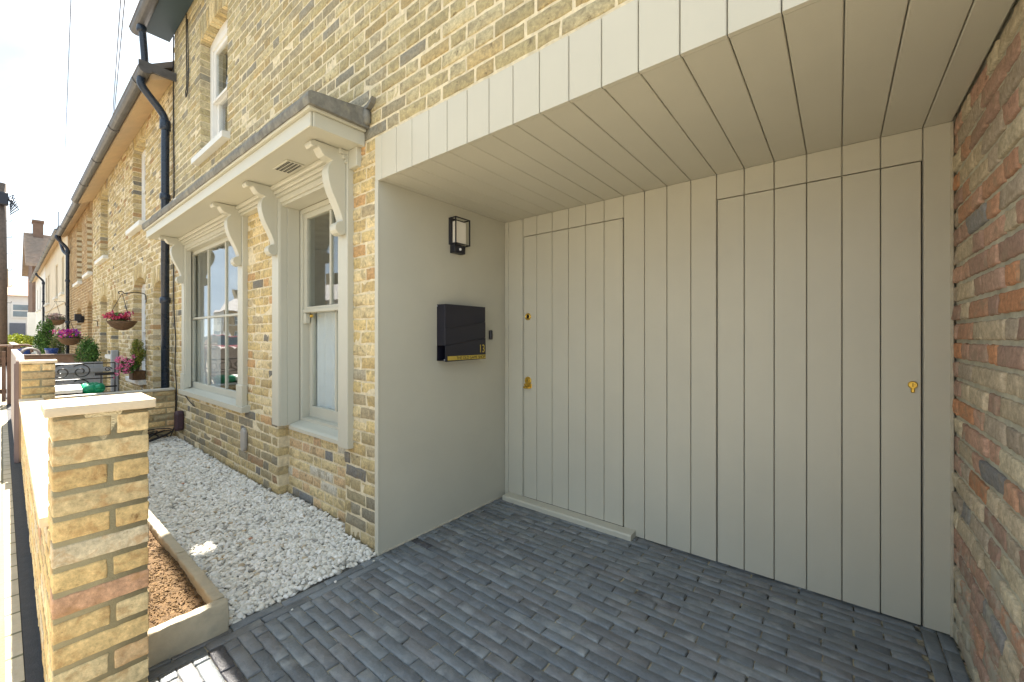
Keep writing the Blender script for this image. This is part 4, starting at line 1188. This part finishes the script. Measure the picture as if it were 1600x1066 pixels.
c3_ = cottage('rendered_cottage', 'cream rendered cottage with tall windows beyond the orange brick one', -26.6, -19.752,
    [Hole(-21.9, -21.0, 2.8, 4.1), Hole(-24.6, -23.6, 2.8, 4.1), Hole(-21.9, -21.0, .6, 2.0), Hole(-25.2, -24.2, -.1, 2.0)], None, None, brick=False, rendm=cream_r, seed=7, ez=4.75, ov=.22)
b = MB(); b.box(-26.5, FY - .03, 2.42, -19.76, FY - .0005, 2.50); part(b, 'string_course', cream_r, c3_)
c4_ = cottage('rendered_cottage', 'cream rendered cottage farther along with a black downpipe at its far end', -30.8, -26.602,
    [Hole(-28.9, -28.0, 2.8, 4.1), Hole(-30.2, -29.5, 2.8, 4.1), Hole(-28.9, -28.0, .6, 2.0)], None, None, brick=False, rendm=cream_r, seed=8, ez=4.75, ov=.22)
b = MB(); b.box(-30.7, FY - .03, 2.42, -26.61, FY - .0005, 2.50); part(b, 'string_course', cream_r, c4_)
c5_ = cottage('rendered_cottage', 'last white rendered cottage of the row before the tall gabled house', -40.0, -30.802,
    [Hole(-32.8, -31.9, 2.8, 4.1), Hole(-35.6, -34.7, 2.8, 4.1), Hole(-38.3, -37.3, 2.8, 4.1), Hole(-35.6, -34.7, .6, 2.0)], None, None, brick=False, rendm=white_r, seed=9, ez=4.75, ov=.22)
def dp(x, root, ztop=4.1, r=.042, yo=.075):
    P = smoothpath([(x + .02, FY - .30, 4.36), (x + .02, FY - .29, 4.26), (x, FY - .12, 4.05), (x, FY - yo, 3.93), (x, FY - yo, 3.7)])
    P = P + [(x, FY - yo, 0)]
    downpipe(P, r, root, [((x, FY - yo, 3.82), (x, FY - yo, 3.95)), ((x, FY - yo, 2.95), (x, FY - yo, 3.03)), ((x, FY - yo, 1.66), (x, FY - yo, 1.74))])
dp(-6.57, c1_); dp(-18.7, c2_); dp(-30.5, c4_)
# second leg of the far downpipe joining in a Y
downpipe(smoothpath([(-19.3, FY - .22, 4.6), (-19.3, FY - .21, 4.4), (-18.95, FY - .15, 3.95), (-18.72, FY - .08, 3.8)]), .04, c2_, [])
# joint sealing the short gutter return at the house corner
b = MB(); b.box(-6.42, FY - .35, 4.40, -6.39, FY - .001, 4.50); part(b, 'gutter_return', gutter_m, c1_)
b = MB(); b.box(-7.655, FY + .212, -.05, -6.985, FY + .25, 2.03); part(b, 'door_board', mat('dark recessed door', (.05, .05, .055), .5), c1_)

# tall gabled brick house at the end
tg = empty('gabled_house', (-52, 3.5, 0), 'tall dark brick house with tiled roof and chimney at the end of the row', 'house')
b = MB(); b.box(-56, 1.45, 0, -48, 6.0, 6.9); b.prism([(-56, 6.9), (-48, 6.9), (-52, 9.6)], 1.45, 6.0, 1)
part(b, 'wall', mat('dark red brick far', (.17, .11, .08), .9, var=.25, vscale=3, bump=.3, bscale=10), tg)
b = MB(); b.prism([(-47.6, 6.62), (-52, 9.62), (-56.4, 6.62), (-56.4, 6.8), (-52, 9.82), (-47.6, 6.8)], 1.1, 6.4, 1)
for i in range(22):
    t = i / 22; b.box(-47.6 - 4.4 * t - .2, 1.11, 6.8 + 3.02 * t + .0, -47.6 - 4.4 * t - .02, 6.39, 6.8 + 3.02 * t + .09)
rf = part(b, 'roof', mat('brown roof tiles', (.30, .23, .18), .8, var=.25, vscale=4, bump=.3), tg)
b = MB(); b.box(-52.6, 1.6, 9.0, -51.4, 2.15, 10.7); b.box(-52.7, 1.54, 10.7, -51.3, 2.2, 10.85); part(b, 'chimney', bpy.data.materials['dark red brick far'], rf)
b = MB(); b.tube([(-51.5, 3.0, 9.6), (-51.5, 3.0, 12.0)], .03, 6)
b.tube([(-51.5, 2.2, 11.9), (-51.5, 3.8, 11.9)], .025, 6)
for i in range(7): b.tube([(-51.9, 2.25 + .25 * i, 11.92), (-51.1, 2.25 + .25 * i, 11.92)], .018, 5)
part(b, 'aerial', iron, rf)
b = MB(); b.box(-47.9, 1.2, 0, -47.0, 6.0, 3.1); part(b, 'extension', white_r, tg)
# white houses closing the view
wh = empty('white_house', (-66, 0, 0), 'distant white rendered house with red clay roof closing the end of the street', 'house')
b = MB(); b.box(-70, -7, 0, -62, 3.6, 5.3); part(b, 'wall', white_r, wh)
b = MB(); b.prism([(-61.7, 5.25), (-66, 7.3), (-70.3, 5.25)], -7.2, 3.6, 1); rf = part(b, 'roof', redtile, wh)
b = MB(); b.box(-64.8, -.5, 6.2, -64.0, .4, 8.0); part(b, 'chimney', bpy.data.materials['plain stock wall'], rf)
gl_far = mat('far window glass', (.20, .26, .30), .15, var=.2, vscale=2)
for (ya, yb_, za, zb) in ((.55, 1.95, 3.1, 4.5), (-2.5, -1.1, 3.1, 4.5), (-2.5, -1.1, .9, 2.3)):
    b = MB(); b.box(-61.99, ya, za, -61.9, yb_, zb); wf = part(b, 'window', white, wh)
    b = MB(); b.box(-61.899, ya + .12, za + .12, -61.88, yb_ - .12, (za + zb) / 2 - .05); b.box(-61.899, ya + .12, (za + zb) / 2 + .05, -61.88, yb_ - .12, zb - .12); part(b, 'pane', gl_far, wf)
b = MB(); b.box(-61.99, .45, 0, -61.9, 1.45, 2.6); wf = part(b, 'door', mat('slate blue door', (.12, .14, .18), .5), wh)
# telegraph pole
tp = empty('telegraph_pole', (-28.7, -.02, 0), 'dark timber telegraph pole with climbing steps standing on the pavement', 'pole')
b = MB(); b.tube([(-28.7, -.02, 0), (-28.7, -.02, 4), (-28.7, -.02, 8.0)], [.19, .175, .15], 14); part(b, 'pole', pole_wood, tp, True)
b = MB()
for i in range(14):
    z = 2.4 + i * .36; s = 1 if i % 2 else -1; b.tube([(-28.65, -.1, z), (-28.60, -.1 + s * .36, z), (-28.60, -.1 + s * .36, z + .06)], .014, 5)
part(b, 'step_iron', iron, tp)
b = MB(); b.box(-28.55, -.20, 7.0, -28.3, .18, 7.55, bev=.03)
for i in range(6): b.tube([(-28.4, .12, 7.3), (-28.35, .32 + .03 * i, 7.5 - .12 * i), (-28.3, .22, 7.0 - .08 * i)], .02, 5)
part(b, 'junction_box', black_m, tp)
# overhead wires
def wire(a, c, sag, label, r=.007):
    P = [(a[0] + (c[0] - a[0]) * t, a[1] + (c[1] - a[1]) * t, a[2] + (c[2] - a[2]) * t - sag * 4 * t * (1 - t)) for t in [i / 24 for i in range(25)]]
    mb = MB(); mb.tube(P, r, 5); return tag(mb.build('overhead_wire', mat('wire grey', (.10, .10, .13), .5), None, True), label, 'wire')
wire((-17.8, 1.13, 5.32), (6, -.24, 5.36), .0, 'single overhead wire crossing the open sky farther left', .005)
wire((-8.35, 1.02, 4.50), (6, -.46, 4.53), .0, 'left strand of the paired overhead wires meeting the gutter', .0045)
wire((-8.32, 1.03, 4.50), (6, -.38, 4.47), .0, 'right strand of the paired overhead wires meeting the gutter', .0045)

# ---- neighbour's front garden
def leafcards(mb, C, S, pal, rnd, ups=.3):
    """C (n,3) centres, S sizes: two-triangle folded leaves"""
    n = len(C)
    d = npr.normal(size=(n, 3)); d[:, 2] = d[:, 2] * .6 + ups; d /= np.linalg.norm(d, axis=1, keepdims=True)
    u = np.cross(d, npr.normal(size=(n, 3))); u /= np.linalg.norm(u, axis=1, keepdims=True); w_ = np.cross(d, u)
    S = S[:, None]
    v = np.stack([C - u * S, C + w_ * S * .5 + d * S * .15, C + u * S, C - w_ * S * .5 + d * S * .15], 1).reshape(-1, 3)
    F = np.arange(4 * n).reshape(n, 4)
    ci = npr.choice(len(pal), n, p=np.array([p[0] for p in pal]) / sum(p[0] for p in pal))
    Cc = np.array([p[1] for p in pal])[ci] * npr.uniform(.75, 1.25, (n, 1)); Cc = np.concatenate([Cc, npr.rand(n, 1)], 1)
    mb.add(v, F, 0, np.repeat(Cc, 4, 0))
def blob(c, r, n, lumps=9, lr=.45):
    """points in a lumpy ellipsoid"""
    c = np.array(c); r = np.array(r); L = npr.normal(size=(lumps, 3)); L /= np.linalg.norm(L, axis=1, keepdims=True); L *= npr.uniform(.3, .75, (lumps, 1))
    k = npr.randint(0, lumps, n); p = npr.normal(size=(n, 3)); p /= np.linalg.norm(p, axis=1, keepdims=True); p *= (npr.rand(n, 1) ** .4) * lr * npr.uniform(.8, 1.1, (n, 1))
    return c + (L[k] + p) * r
GR = [(4, (.05, .13, .02)), (3, (.08, .18, .035)), (2, (.03, .08, .015)), (1, (.14, .24, .05))]
YG = [(3, (.22, .26, .03)), (3, (.12, .18, .03)), (2, (.30, .24, .05))]
MAG = [(4, (.55, .02, .22)), (2, (.45, .01, .35)), (1, (.75, .30, .03))]
PNK = [(4, (.75, .12, .33)), (3, (.80, .28, .45)), (1, (.55, .06, .22))]
RED = [(3, (.45, .02, .10)), (2, (.65, .25, .30)), (1, (.6, .1, .12))]
PUR = [(3, (.22, .01, .35)), (2, (.5, .02, .35))]
def basket(name, c, r, pal, bpal, label, wall_y=FY, arm=True, spill=1.0, hook_z=.40):
    root = empty(name, (c[0], c[1], c[2] - .2), label, 'hanging basket', 'hanging baskets on the cottage fronts')
    mb = MB(); n = 18; pr = [(.02, -.80), (.35, -.74), (.66, -.52), (.88, -.24), (1.0, 0), (.94, .02), (.5, .03), (0, .03)]
    v = [(c[0] + r * q[0] * math.cos(2 * PI * i / n), c[1] + r * q[0] * math.sin(2 * PI * i / n), c[2] + r * q[1]) for i in range(n) for q in pr]; k = len(pr)
    mb.add(v, [(i * k + j, ((i + 1) % n) * k + j, ((i + 1) % n) * k + j + 1, i * k + j + 1) for i in range(n) for j in range(k - 1)])
    part(mb, 'basket', wicker, root, True)
    mb = MB(); leafcards(mb, blob((c[0], c[1], c[2] + r * .28), (r * 1.05, r * 1.05, r * .6), 900), npr.uniform(.012, .026, 900), bpal, rng)
    part(mb, 'foliage', leaf_m, root)
    mb = MB(); P = blob((c[0], c[1] - .02, c[2] + r * .45), (r * 1.2 * spill, r * 1.3 * spill, r * .8 * spill), 420, 18, .28); leafcards(mb, P, npr.uniform(.016, .030, 420), pal, rng)
    part(mb, 'flowers', leaf_m, root)
    mb = MB(); top = (c[0], c[1], c[2] + hook_z)
    for i in range(3):
        a = 2 * PI * i / 3 + .4; mb.tube([(c[0] + r * math.cos(a), c[1] + r * math.sin(a), c[2]), top], .003, 5)
    if arm:
        mb.tube(smoothpath([(c[0], c[1] - .03, top[2] - .015), (c[0], c[1] - .035, top[2] + .02), (c[0], c[1], top[2] + .025), (c[0], c[1] + .03, top[2]), (c[0], (c[1] + wall_y) / 2, top[2] + .025), (c[0], wall_y - .03, top[2] + .01), (c[0], wall_y - .012, top[2] - .06), (c[0], wall_y - .012, top[2] - .12)]), .007, 6)
    part(mb, 'hanger', iron, root)
basket('hanging_basket', (-8.04, 1.08, 1.47), .165, RED, GR, 'wicker hanging basket with dark red flowers nearest on the pale brick wall')
basket('hanging_basket', (-13.0, .925, 1.22), .20, MAG + PUR, GR, 'brown hanging basket overflowing with magenta and purple flowers', spill=1.25, hook_z=.38)
basket('hanging_basket', (-20.4, 1.13, 1.82), .24, [(2, (.45, .36, .33)), (1, (.4, .22, .25))], [(3, (.20, .17, .12)), (2, (.16, .19, .10))], 'farthest hanging basket with thin dried grey pink plants', hook_z=.6)

def shrub(name, label, c, r, n, size, pal, cat, stem=True, zb=0, lumps=12, lr=.45):
    root = empty(name, (c[0], c[1], zb), label, cat)
    mb = MB(); leafcards(mb, blob(c, r, n, lumps, lr), npr.uniform(size * .6, size * 1.2, n), pal, rng); part(mb, 'foliage', leaf_m, root)
    mb = MB(); 
    for i in range(5):
        a = i * 1.3; mb.tube([(c[0], c[1], zb), (c[0] + .02 * math.cos(a), c[1] + .02 * math.sin(a), zb + (c[2] - zb) * .5), (c[0] + r[0] * .5 * math.cos(a), c[1] + r[1] * .5 * math.sin(a), c[2] + r[2] * .3)], [.014, .01, .004], 6)
    part(mb, 'stem', pole_wood, root)
    return root
shrub('evergreen_bush', 'dense dark green bush behind the grey boarded fence', (-12.0, 1.10, .82), (.30, .26, .46), 3600, .022, GR, 'bush', lumps=22, lr=.38)
cfr = shrub('conifer', 'small golden green conifer on the window ledge behind pink flowers', (-8.15, 1.26, 1.03), (.11, .10, .24), 2400, .012, YG, 'conifer', zb=.62)
shrub('climbing_shrub', 'tall narrow green shrub against the cream rendered cottage', (-18.0, .80, 1.15), (.30, .27, .85), 4200, .03, GR, 'shrub', lumps=26, lr=.32)
shrub('climbing_shrub', 'yellowish loose shrub right beside the tall narrow green one', (-17.0, .95, .95), (.25, .22, .60), 1800, .028, [(2, (.20, .22, .06)), (1, (.10, .16, .04))], 'shrub', lumps=14, lr=.34)
shrub('golden_bush', 'bright yellow green bush near the foot of the telegraph pole', (-35, .75, 1.0), (.8, .75, .45), 3600, .055, [(3, (.42, .45, .05)), (2, (.25, .32, .05))], 'bush', lumps=20)
# pink flowers in a wicker trough on the sill
ft = empty('flower_trough', (-8.26, 1.24, .60), 'brown wicker trough of bright pink flowers on the white window sill', 'planter')
b = MB(); b.prism([(-8.36, .606), (-8.10, .606), (-8.07, .74), (-8.39, .74)], 1.20, 1.34, 1); part(b, 'trough', wicker, ft)
b = MB(); leafcards(b, blob((-8.10, 1.19, .82), (.20, .14, .13), 900), npr.uniform(.012, .022, 900), GR, rng); part(b, 'foliage', leaf_m, ft)
for i in range(26):
    cc = (-8.06 + npr.uniform(-.20, .16), 1.14 + npr.uniform(-.13, .08), .85 + npr.uniform(-.13, .12)); P = np.array(cc) + npr.normal(size=(26, 3)) * .016
    b = MB(); leafcards(b, P, npr.uniform(.010, .018, 26), PNK, rng); part(b, 'flower_head', leaf_m, ft)

fn = empty('board_fence', (-10.4, .8, 0), 'short grey vertical board fence with taller end post across the neighbour garden', 'fence')
b = MB(); y = .30
while y < 1.13:
    b.box(-10.42, y, 0, -10.40, y + .118, .80, bev=.003); y += .121
b.box(-10.395, .30, .62, -10.36, 1.24, .70, bev=.003); b.box(-10.395, .30, .15, -10.36, 1.24, .23, bev=.003)
part(b, 'boards', wood_grey, fn)
b = MB(); b.box(-10.44, 1.245, 0, -10.34, 1.345, 1.0, bev=.012); part(b, 'post', wood_grey, fn)
# wrought iron gate
ig = empty('iron_gate', (-8.0, .6, 0), 'low black wrought iron gate with scrollwork standing before the grey boards', 'gate')
b = MB(); r_ = .0075
for (a, c) in (((-8, .22, .1), (-8, .22, .88)), ((-8, 1.0, .1), (-8, 1.0, .88)), ((-8, .86, .3), (-8, .86, .74))): b.tube([a, c], r_, 6)
for z in (.12, .47, .67, .88): b.tube([(-8, .22, z), (-8, 1.0, z)], r_, 6)
b.box(-8.012, .80, .71, -7.99, 1.0, .75); b.box(-8.012, .86, .54, -7.99, 1.02, .56)
part(b, 'frame', iron, ig)
b = MB()
def spiral(cy, cz, R0, turns, a0, dirn):
    return [(-8, cy + (R0 * (1 - .8 * t)) * math.cos(a0 + dirn * turns * 2 * PI * t), cz + (R0 * (1 - .8 * t)) * math.sin(a0 + dirn * turns * 2 * PI * t)) for t in [i / 28 for i in range(29)]]
for cz in (.775, .57, .36):
    for i, cy in enumerate((.31, .49, .67)): b.tube(spiral(cy, cz, .10, 1.5, PI * .1 + i, 1 if i % 2 else -1), .0075, 6, caps=True)
part(b, 'scrollwork', iron, ig)
b = MB(); b.tube(spiral(.93, .79, .04, 1.2, 0, 1), .006, 6); part(b, 'scrollwork', iron, ig)
# white box and green bag
bx_ = empty('storage_box', (-7.3, .55, 0), 'white lidded storage box just behind the side garden wall', 'box')
b = MB(); b.box(-7.55, .22, 0, -7.05, .58, .58, bev=.02); part(b, 'body', mat('dark box', (.04, .035, .03), .5), bx_)
b = MB(); b.prism([(-7.58, .582), (-7.02, .582), (-7.04, .62), (-7.3, .66), (-7.56, .62)], .20, .60, 1); part(b, 'lid', white_p, bx_)
b = MB(); brick3d(b, (-7.5, .615, .55), (-7.1, .80, .655), (1, 1, 1), rng, .04, .012, .02)
gb = empty('green_bag', (-7.3, .9, .1), 'crumpled green plastic bag between the white box and the cottage', 'bag'); part(b, 'bag', green_p, gb, True)
b = MB(); b.box(-7.45, .63, .0, -7.15, .78, .56); part(b, 'bag_base', green_p, gb)

# mauve rendered front panels with scalloped top
mp_ = empty('scalloped_wall', (-8.6, .15, 0), 'mauve grey rendered front wall with scalloped top beyond the far pillar', 'wall')
pts = [(-9.9, 0), (-6.36, 0), (-6.36, 1.0)]
N_ = 60
for i in range(N_ + 1):
    t = i / N_; x = -6.36 - 3.54 * t; pts.append((x, 1.03 + .05 * abs(math.sin(t * PI * 6)) ** .5 - .02))
b = MB(); b.prism(pts, .088, .14, 1); part(b, 'panel', mauve, mp_)
b = MB(); b.box(-6.352, .085, 0, -6.32, .106, 1.0); b.box(-6.40, .075, 0, -6.36, .0875, .98); part(b, 'shaded_end', mat('mauve painted shade', (.20, .15, .15), .8), mp_)  # no real post: end face of the panel, its shade painted as darker mauve
b = MB()
for i in range(3):
    P = [(-9.4 - .25 * i, .27 + .09 * math.cos(t), .98 + .09 * math.sin(t)) for t in [k * PI / 10 for k in range(11)]]
    b = MB(); b.tube(P, .012, 8); part(b, 'hoop', mauve, mp_)
# brown brick dividing wall farther on, and dark gate on the pavement side
b = MB(); b.box(-13.9, .12, 0, -13.75, 1.34, .83, bev=.005)
bw = empty('boundary_wall', (-13.8, .7, 0), 'brown boundary wall below the dark green bush', 'wall'); part(b, 'wall', mat('brown wall', (.23, .15, .11), .9, var=.25, vscale=8, bump=.3), bw)
b = MB(); b.box(-13.93, .10, .8305, -13.72, 1.34, .86, bev=.005); part(b, 'coping', mat('brown coping', (.20, .15, .12), .9), bw)
dg = empty('timber_gate', (-12.0, -.0, 0), 'dark brown slatted timber gate standing open at the left edge', 'gate')
b = MB()
for i in range(9): b.box(-12.0, -.50 + i * .062, .05, -11.975, -.50 + i * .062 + .05, .98, bev=.003)
b.box(-12.03, -.50, .2, -12.0005, .055, .28); b.box(-12.03, -.50, .78, -12.0005, .055, .86); part(b, 'slats', wood_brown, dg)
b = MB(); b.box(-12.06, .06, 0, -11.96, .14, 1.08, bev=.01); b.tube(smoothpath([(-12.0, -.5, 1.06), (-12.0, .1, 1.08), (-12.0, .32, 1.08), (-12.0, .36, .95)]), .022, 8); part(b, 'post', wood_brown, dg)
hd = empty('low_hedge_wall', (-24, .5, 0), 'low brown wall under the golden bush near the telegraph pole', 'wall')
b = MB(); b.box(-32, .22, 0, -20, .36, .95, bev=.01); part(b, 'wall', bpy.data.materials['brown wall'], hd)
b = MB(); b.box(-32, .20, .9505, -20, .38, 1.0, bev=.01); part(b, 'coping', bpy.data.materials['brown coping'], hd)
for (px, py, lab) in ((-16.2, .36, 'blue glazed pot left of the tall narrow shrub'), (-16.6, .84, 'blue glazed pot right of the tall narrow shrub')):
    b = MB(); n = 14; pr = [(0, 0), (.09, 0), (.13, .2), (.14, .24), (.12, .24), (.10, .2), (0, .19)]
    zb = .86 if True else 0
    v = [(px + q[0] * math.cos(2 * PI * i / n), py + q[0] * math.sin(2 * PI * i / n), .70 + q[1]) for i in range(n) for q in pr]; k = len(pr)
    b.add(v, [(i * k + j, ((i + 1) % n) * k + j, ((i + 1) % n) * k + j + 1, i * k + j + 1) for i in range(n) for j in range(k - 1)])
    b.box(px - .12, py - .12, 0, px + .12, py + .12, .70, 1)
    tag(b.build('plant_pot', [mat('blue glaze', (.02, .06, .25), .2), bpy.data.materials['brown wall']], None, True), lab, 'pot')
# small coach light on the orange brick front
b = MB(); b.box(-15.6, FY - .12, 1.62, -15.48, FY - .001, 1.80, bev=.01); b.box(-15.45, FY - .18, 1.66, -15.36, FY - .05, 1.84, bev=.01); b.box(-15.48, FY - .06, 1.7, -15.45, FY - .04, 1.74)
tag(b.build('security_light', black_m), 'small black security light on the orange brick wall', 'light')

# ==================================================================== ACROSS THE STREET
def far_house(x0, label, wallm, roofm, src=None):
    if src:
        r = src.copy(); col.objects.link(r); r.location = (src.location[0] + x0 + 12, src.location[1], 0); r['label'] = label
        for ch in src.children:
            c = ch.copy(); col.objects.link(c); c.parent = r
            for g_ in ch.children: d = g_.copy(); col.objects.link(d); d.parent = c
            if ch.name.startswith('wall'):
                c.data = ch.data.copy(); c.data.materials[0] = wallm
        return r
    root = empty('opposite_house', (x0, -9.5, 0), label, 'house', 'terraced houses across the street')
    y = -9.0; wd = 6.0; b = MB()
    H = [Hole(.8, 1.9, 3.0, 4.4), Hole(3.9, 5.0, 3.0, 4.4), Hole(.8, 2.4, .7, 2.2), Hole(4.2, 5.1, -.1, 2.1)]
    zs = sorted({-.1, 5.2} | {h.z0 for h in H} | {h.zs for h in H})
    for za, zb in zip(zs[:-1], zs[1:]):
        for (a, c, _, _) in segs(0, wd, H, (za + zb) / 2, False): b.box(x0 + a, y - .2, za, x0 + c, y, zb)
    b.box(x0, y - 7.2, -.1, x0 + wd, y - 7, 5.2)
    part(b, 'wall', wallm, root)
    b = MB(); b.prism([(y + .3, 5.15), (y - 3.6, 7.9), (y - 7.5, 5.15)], x0, x0 + wd, 0); rf = part(b, 'roof', roofm, root)
    b = MB(); b.box(x0 - .3, y - 4, 7.2, x0 + .5, y - 3.2, 9.0); part(b, 'chimney', bpy.data.materials['plain stock wall'], rf)
    for h in H[:3]:
        b = MB()
        b.box(x0 + h.a, y - .16, h.z0, x0 + h.a + .08, y - .06, h.zs); b.box(x0 + h.b - .08, y - .16, h.z0, x0 + h.b, y - .06, h.zs)
        for z in (h.z0, (h.z0 + h.zs) / 2 - .04, h.zs - .08): b.box(x0 + h.a + .08, y - .155, z, x0 + h.b - .08, y - .065, z + .08)
        b.box(x0 + h.a - .1, y - .05, h.z0 - .1, x0 + h.b + .1, y + .08, h.z0)
        wf = part(b, 'window', white, root)
        b = MB(); b.box(x0 + h.a + .08, y - .13, h.z0, x0 + h.b - .08, y - .12, h.zs); part(b, 'pane', gl_far, wf)
    b = MB(); b.box(x0 + 4.2, y - .15, 0, x0 + 5.1, y - .08, 2.1); part(b, 'door', mat('dark grey door', (.07, .075, .09), .4), root)
    return root
brown_w = mat('brown brick opposite', (.42, .33, .22), .9, var=.2, vscale=4, bump=.4, bscale=12)
fh = far_house(-12, 'brown brick house directly across the street', brown_w, slate)
LB = ['white rendered house across the street, second along', 'brown brick house across the street, third along', 'white rendered house across the street, fourth along', 'brown brick house across the street, fifth along', 'white rendered house across the street, sixth along', 'brown brick house across the street, seventh along', 'white rendered house across the street, eighth along', 'brown brick house across the street, ninth along', 'white rendered house across the street, tenth along']
for i in range(9): far_house(-12 - 6.0 * (i + 1), LB[i], white_r if i % 2 == 0 else brown_w, redtile, fh)
far_house(-6, 'brown brick house across the street opposite the porch', brown_w, redtile, fh)
far_house(0, 'white rendered house across the street right of the porch', white_r, redtile, fh)
# parked cars
tyre_m = mat('tyre rubber', (.02, .02, .02), .8); rim_m = mat('alloy rim', (.45, .45, .46), .3, metal=.8); cglass = mat('car glass', (.03, .04, .045), .06, var=.1)
lampm = mat('lamp lens', (.7, .72, .75), .1)
def make_car(x, y, c, label):
    root = empty('parked_car', (x, y, -.12), label, 'car', 'cars parked across the street')
    pm = mat('car paint ' + label[:9], c, .25, var=.02, coat=.6)
    low = [(-2.1, .28), (-2.12, .55), (-2.02, .80), (-1.55, .90), (1.15, .92), (1.95, .80), (2.12, .62), (2.1, .28)]
    cab = [(-1.75, .90), (-1.35, 1.38), (-.9, 1.46), (.25, 1.44), (1.10, .92)]
    b = MB()
    def taper(P, yw0, yw1, zsp):
        n = len(P); v = []
        for s in (-1, 1):
            for (a, z) in P: v.append((x + a, y + s * (yw0 + (yw1 - yw0) * max(0, (z - zsp[0]) / (zsp[1] - zsp[0]))), z - .12))
        f = [tuple(range(n - 1, -1, -1)), tuple(range(n, 2 * n))] + [(i, (i + 1) % n, (i + 1) % n + n, i + n) for i in range(n)]
        return v, f
    v, f = taper(low, .86, .82, (.3, .92)); b.add(v, f)
    v, f = taper([(-1.35, 1.36), (-.9, 1.47), (.25, 1.455), (.32, 1.40), (-.9, 1.40)], .64, .60, (1.3, 1.5)); b.add(v, f)
    bo = part(b, 'body', pm, root); md = bo.modifiers.new('b', 'BEVEL'); md.width = .05; md.segments = 3
    b = MB(); v, f = taper(cab, .80, .62, (.9, 1.46)); b.add(v, f); part(b, 'windows', cglass, root)
    for sx in (-1.3, 1.3):
        for s in (-1, 1):
            b = MB(); b.tube([(x + sx, y + s * .70, .20), (x + sx, y + s * .87, .20)], .32, 24); wh_ = part(b, 'wheel', tyre_m, root)
            b = MB(); b.tube([(x + sx, y + s * .868, .20), (x + sx, y + s * .885, .20)], .21, 20); part(b, 'rim', rim_m, wh_)
    for s in (-1, 1):
        b = MB(); b.box(x + 1.98, y + s * .62 - .16, .48, x + 2.125, y + s * .62 + .16, .62, bev=.03); part(b, 'headlight', lampm, root)
    return root
for i, (x, c, l) in enumerate(((-10.5, (.55, .56, .58), 'silver hatchback parked across the street, nearest'), (-16.2, (.05, .08, .2), 'blue hatchback parked across the street'), (-22, (.75, .75, .74), 'white hatchback parked across the street'), (-27.6, (.25, .03, .03), 'red hatchback parked across the street'), (-34, (.4, .42, .44), 'grey hatchback parked farthest across the street'))):
    make_car(x, -5.4, c, l)
bpy.context.view_layer.update()
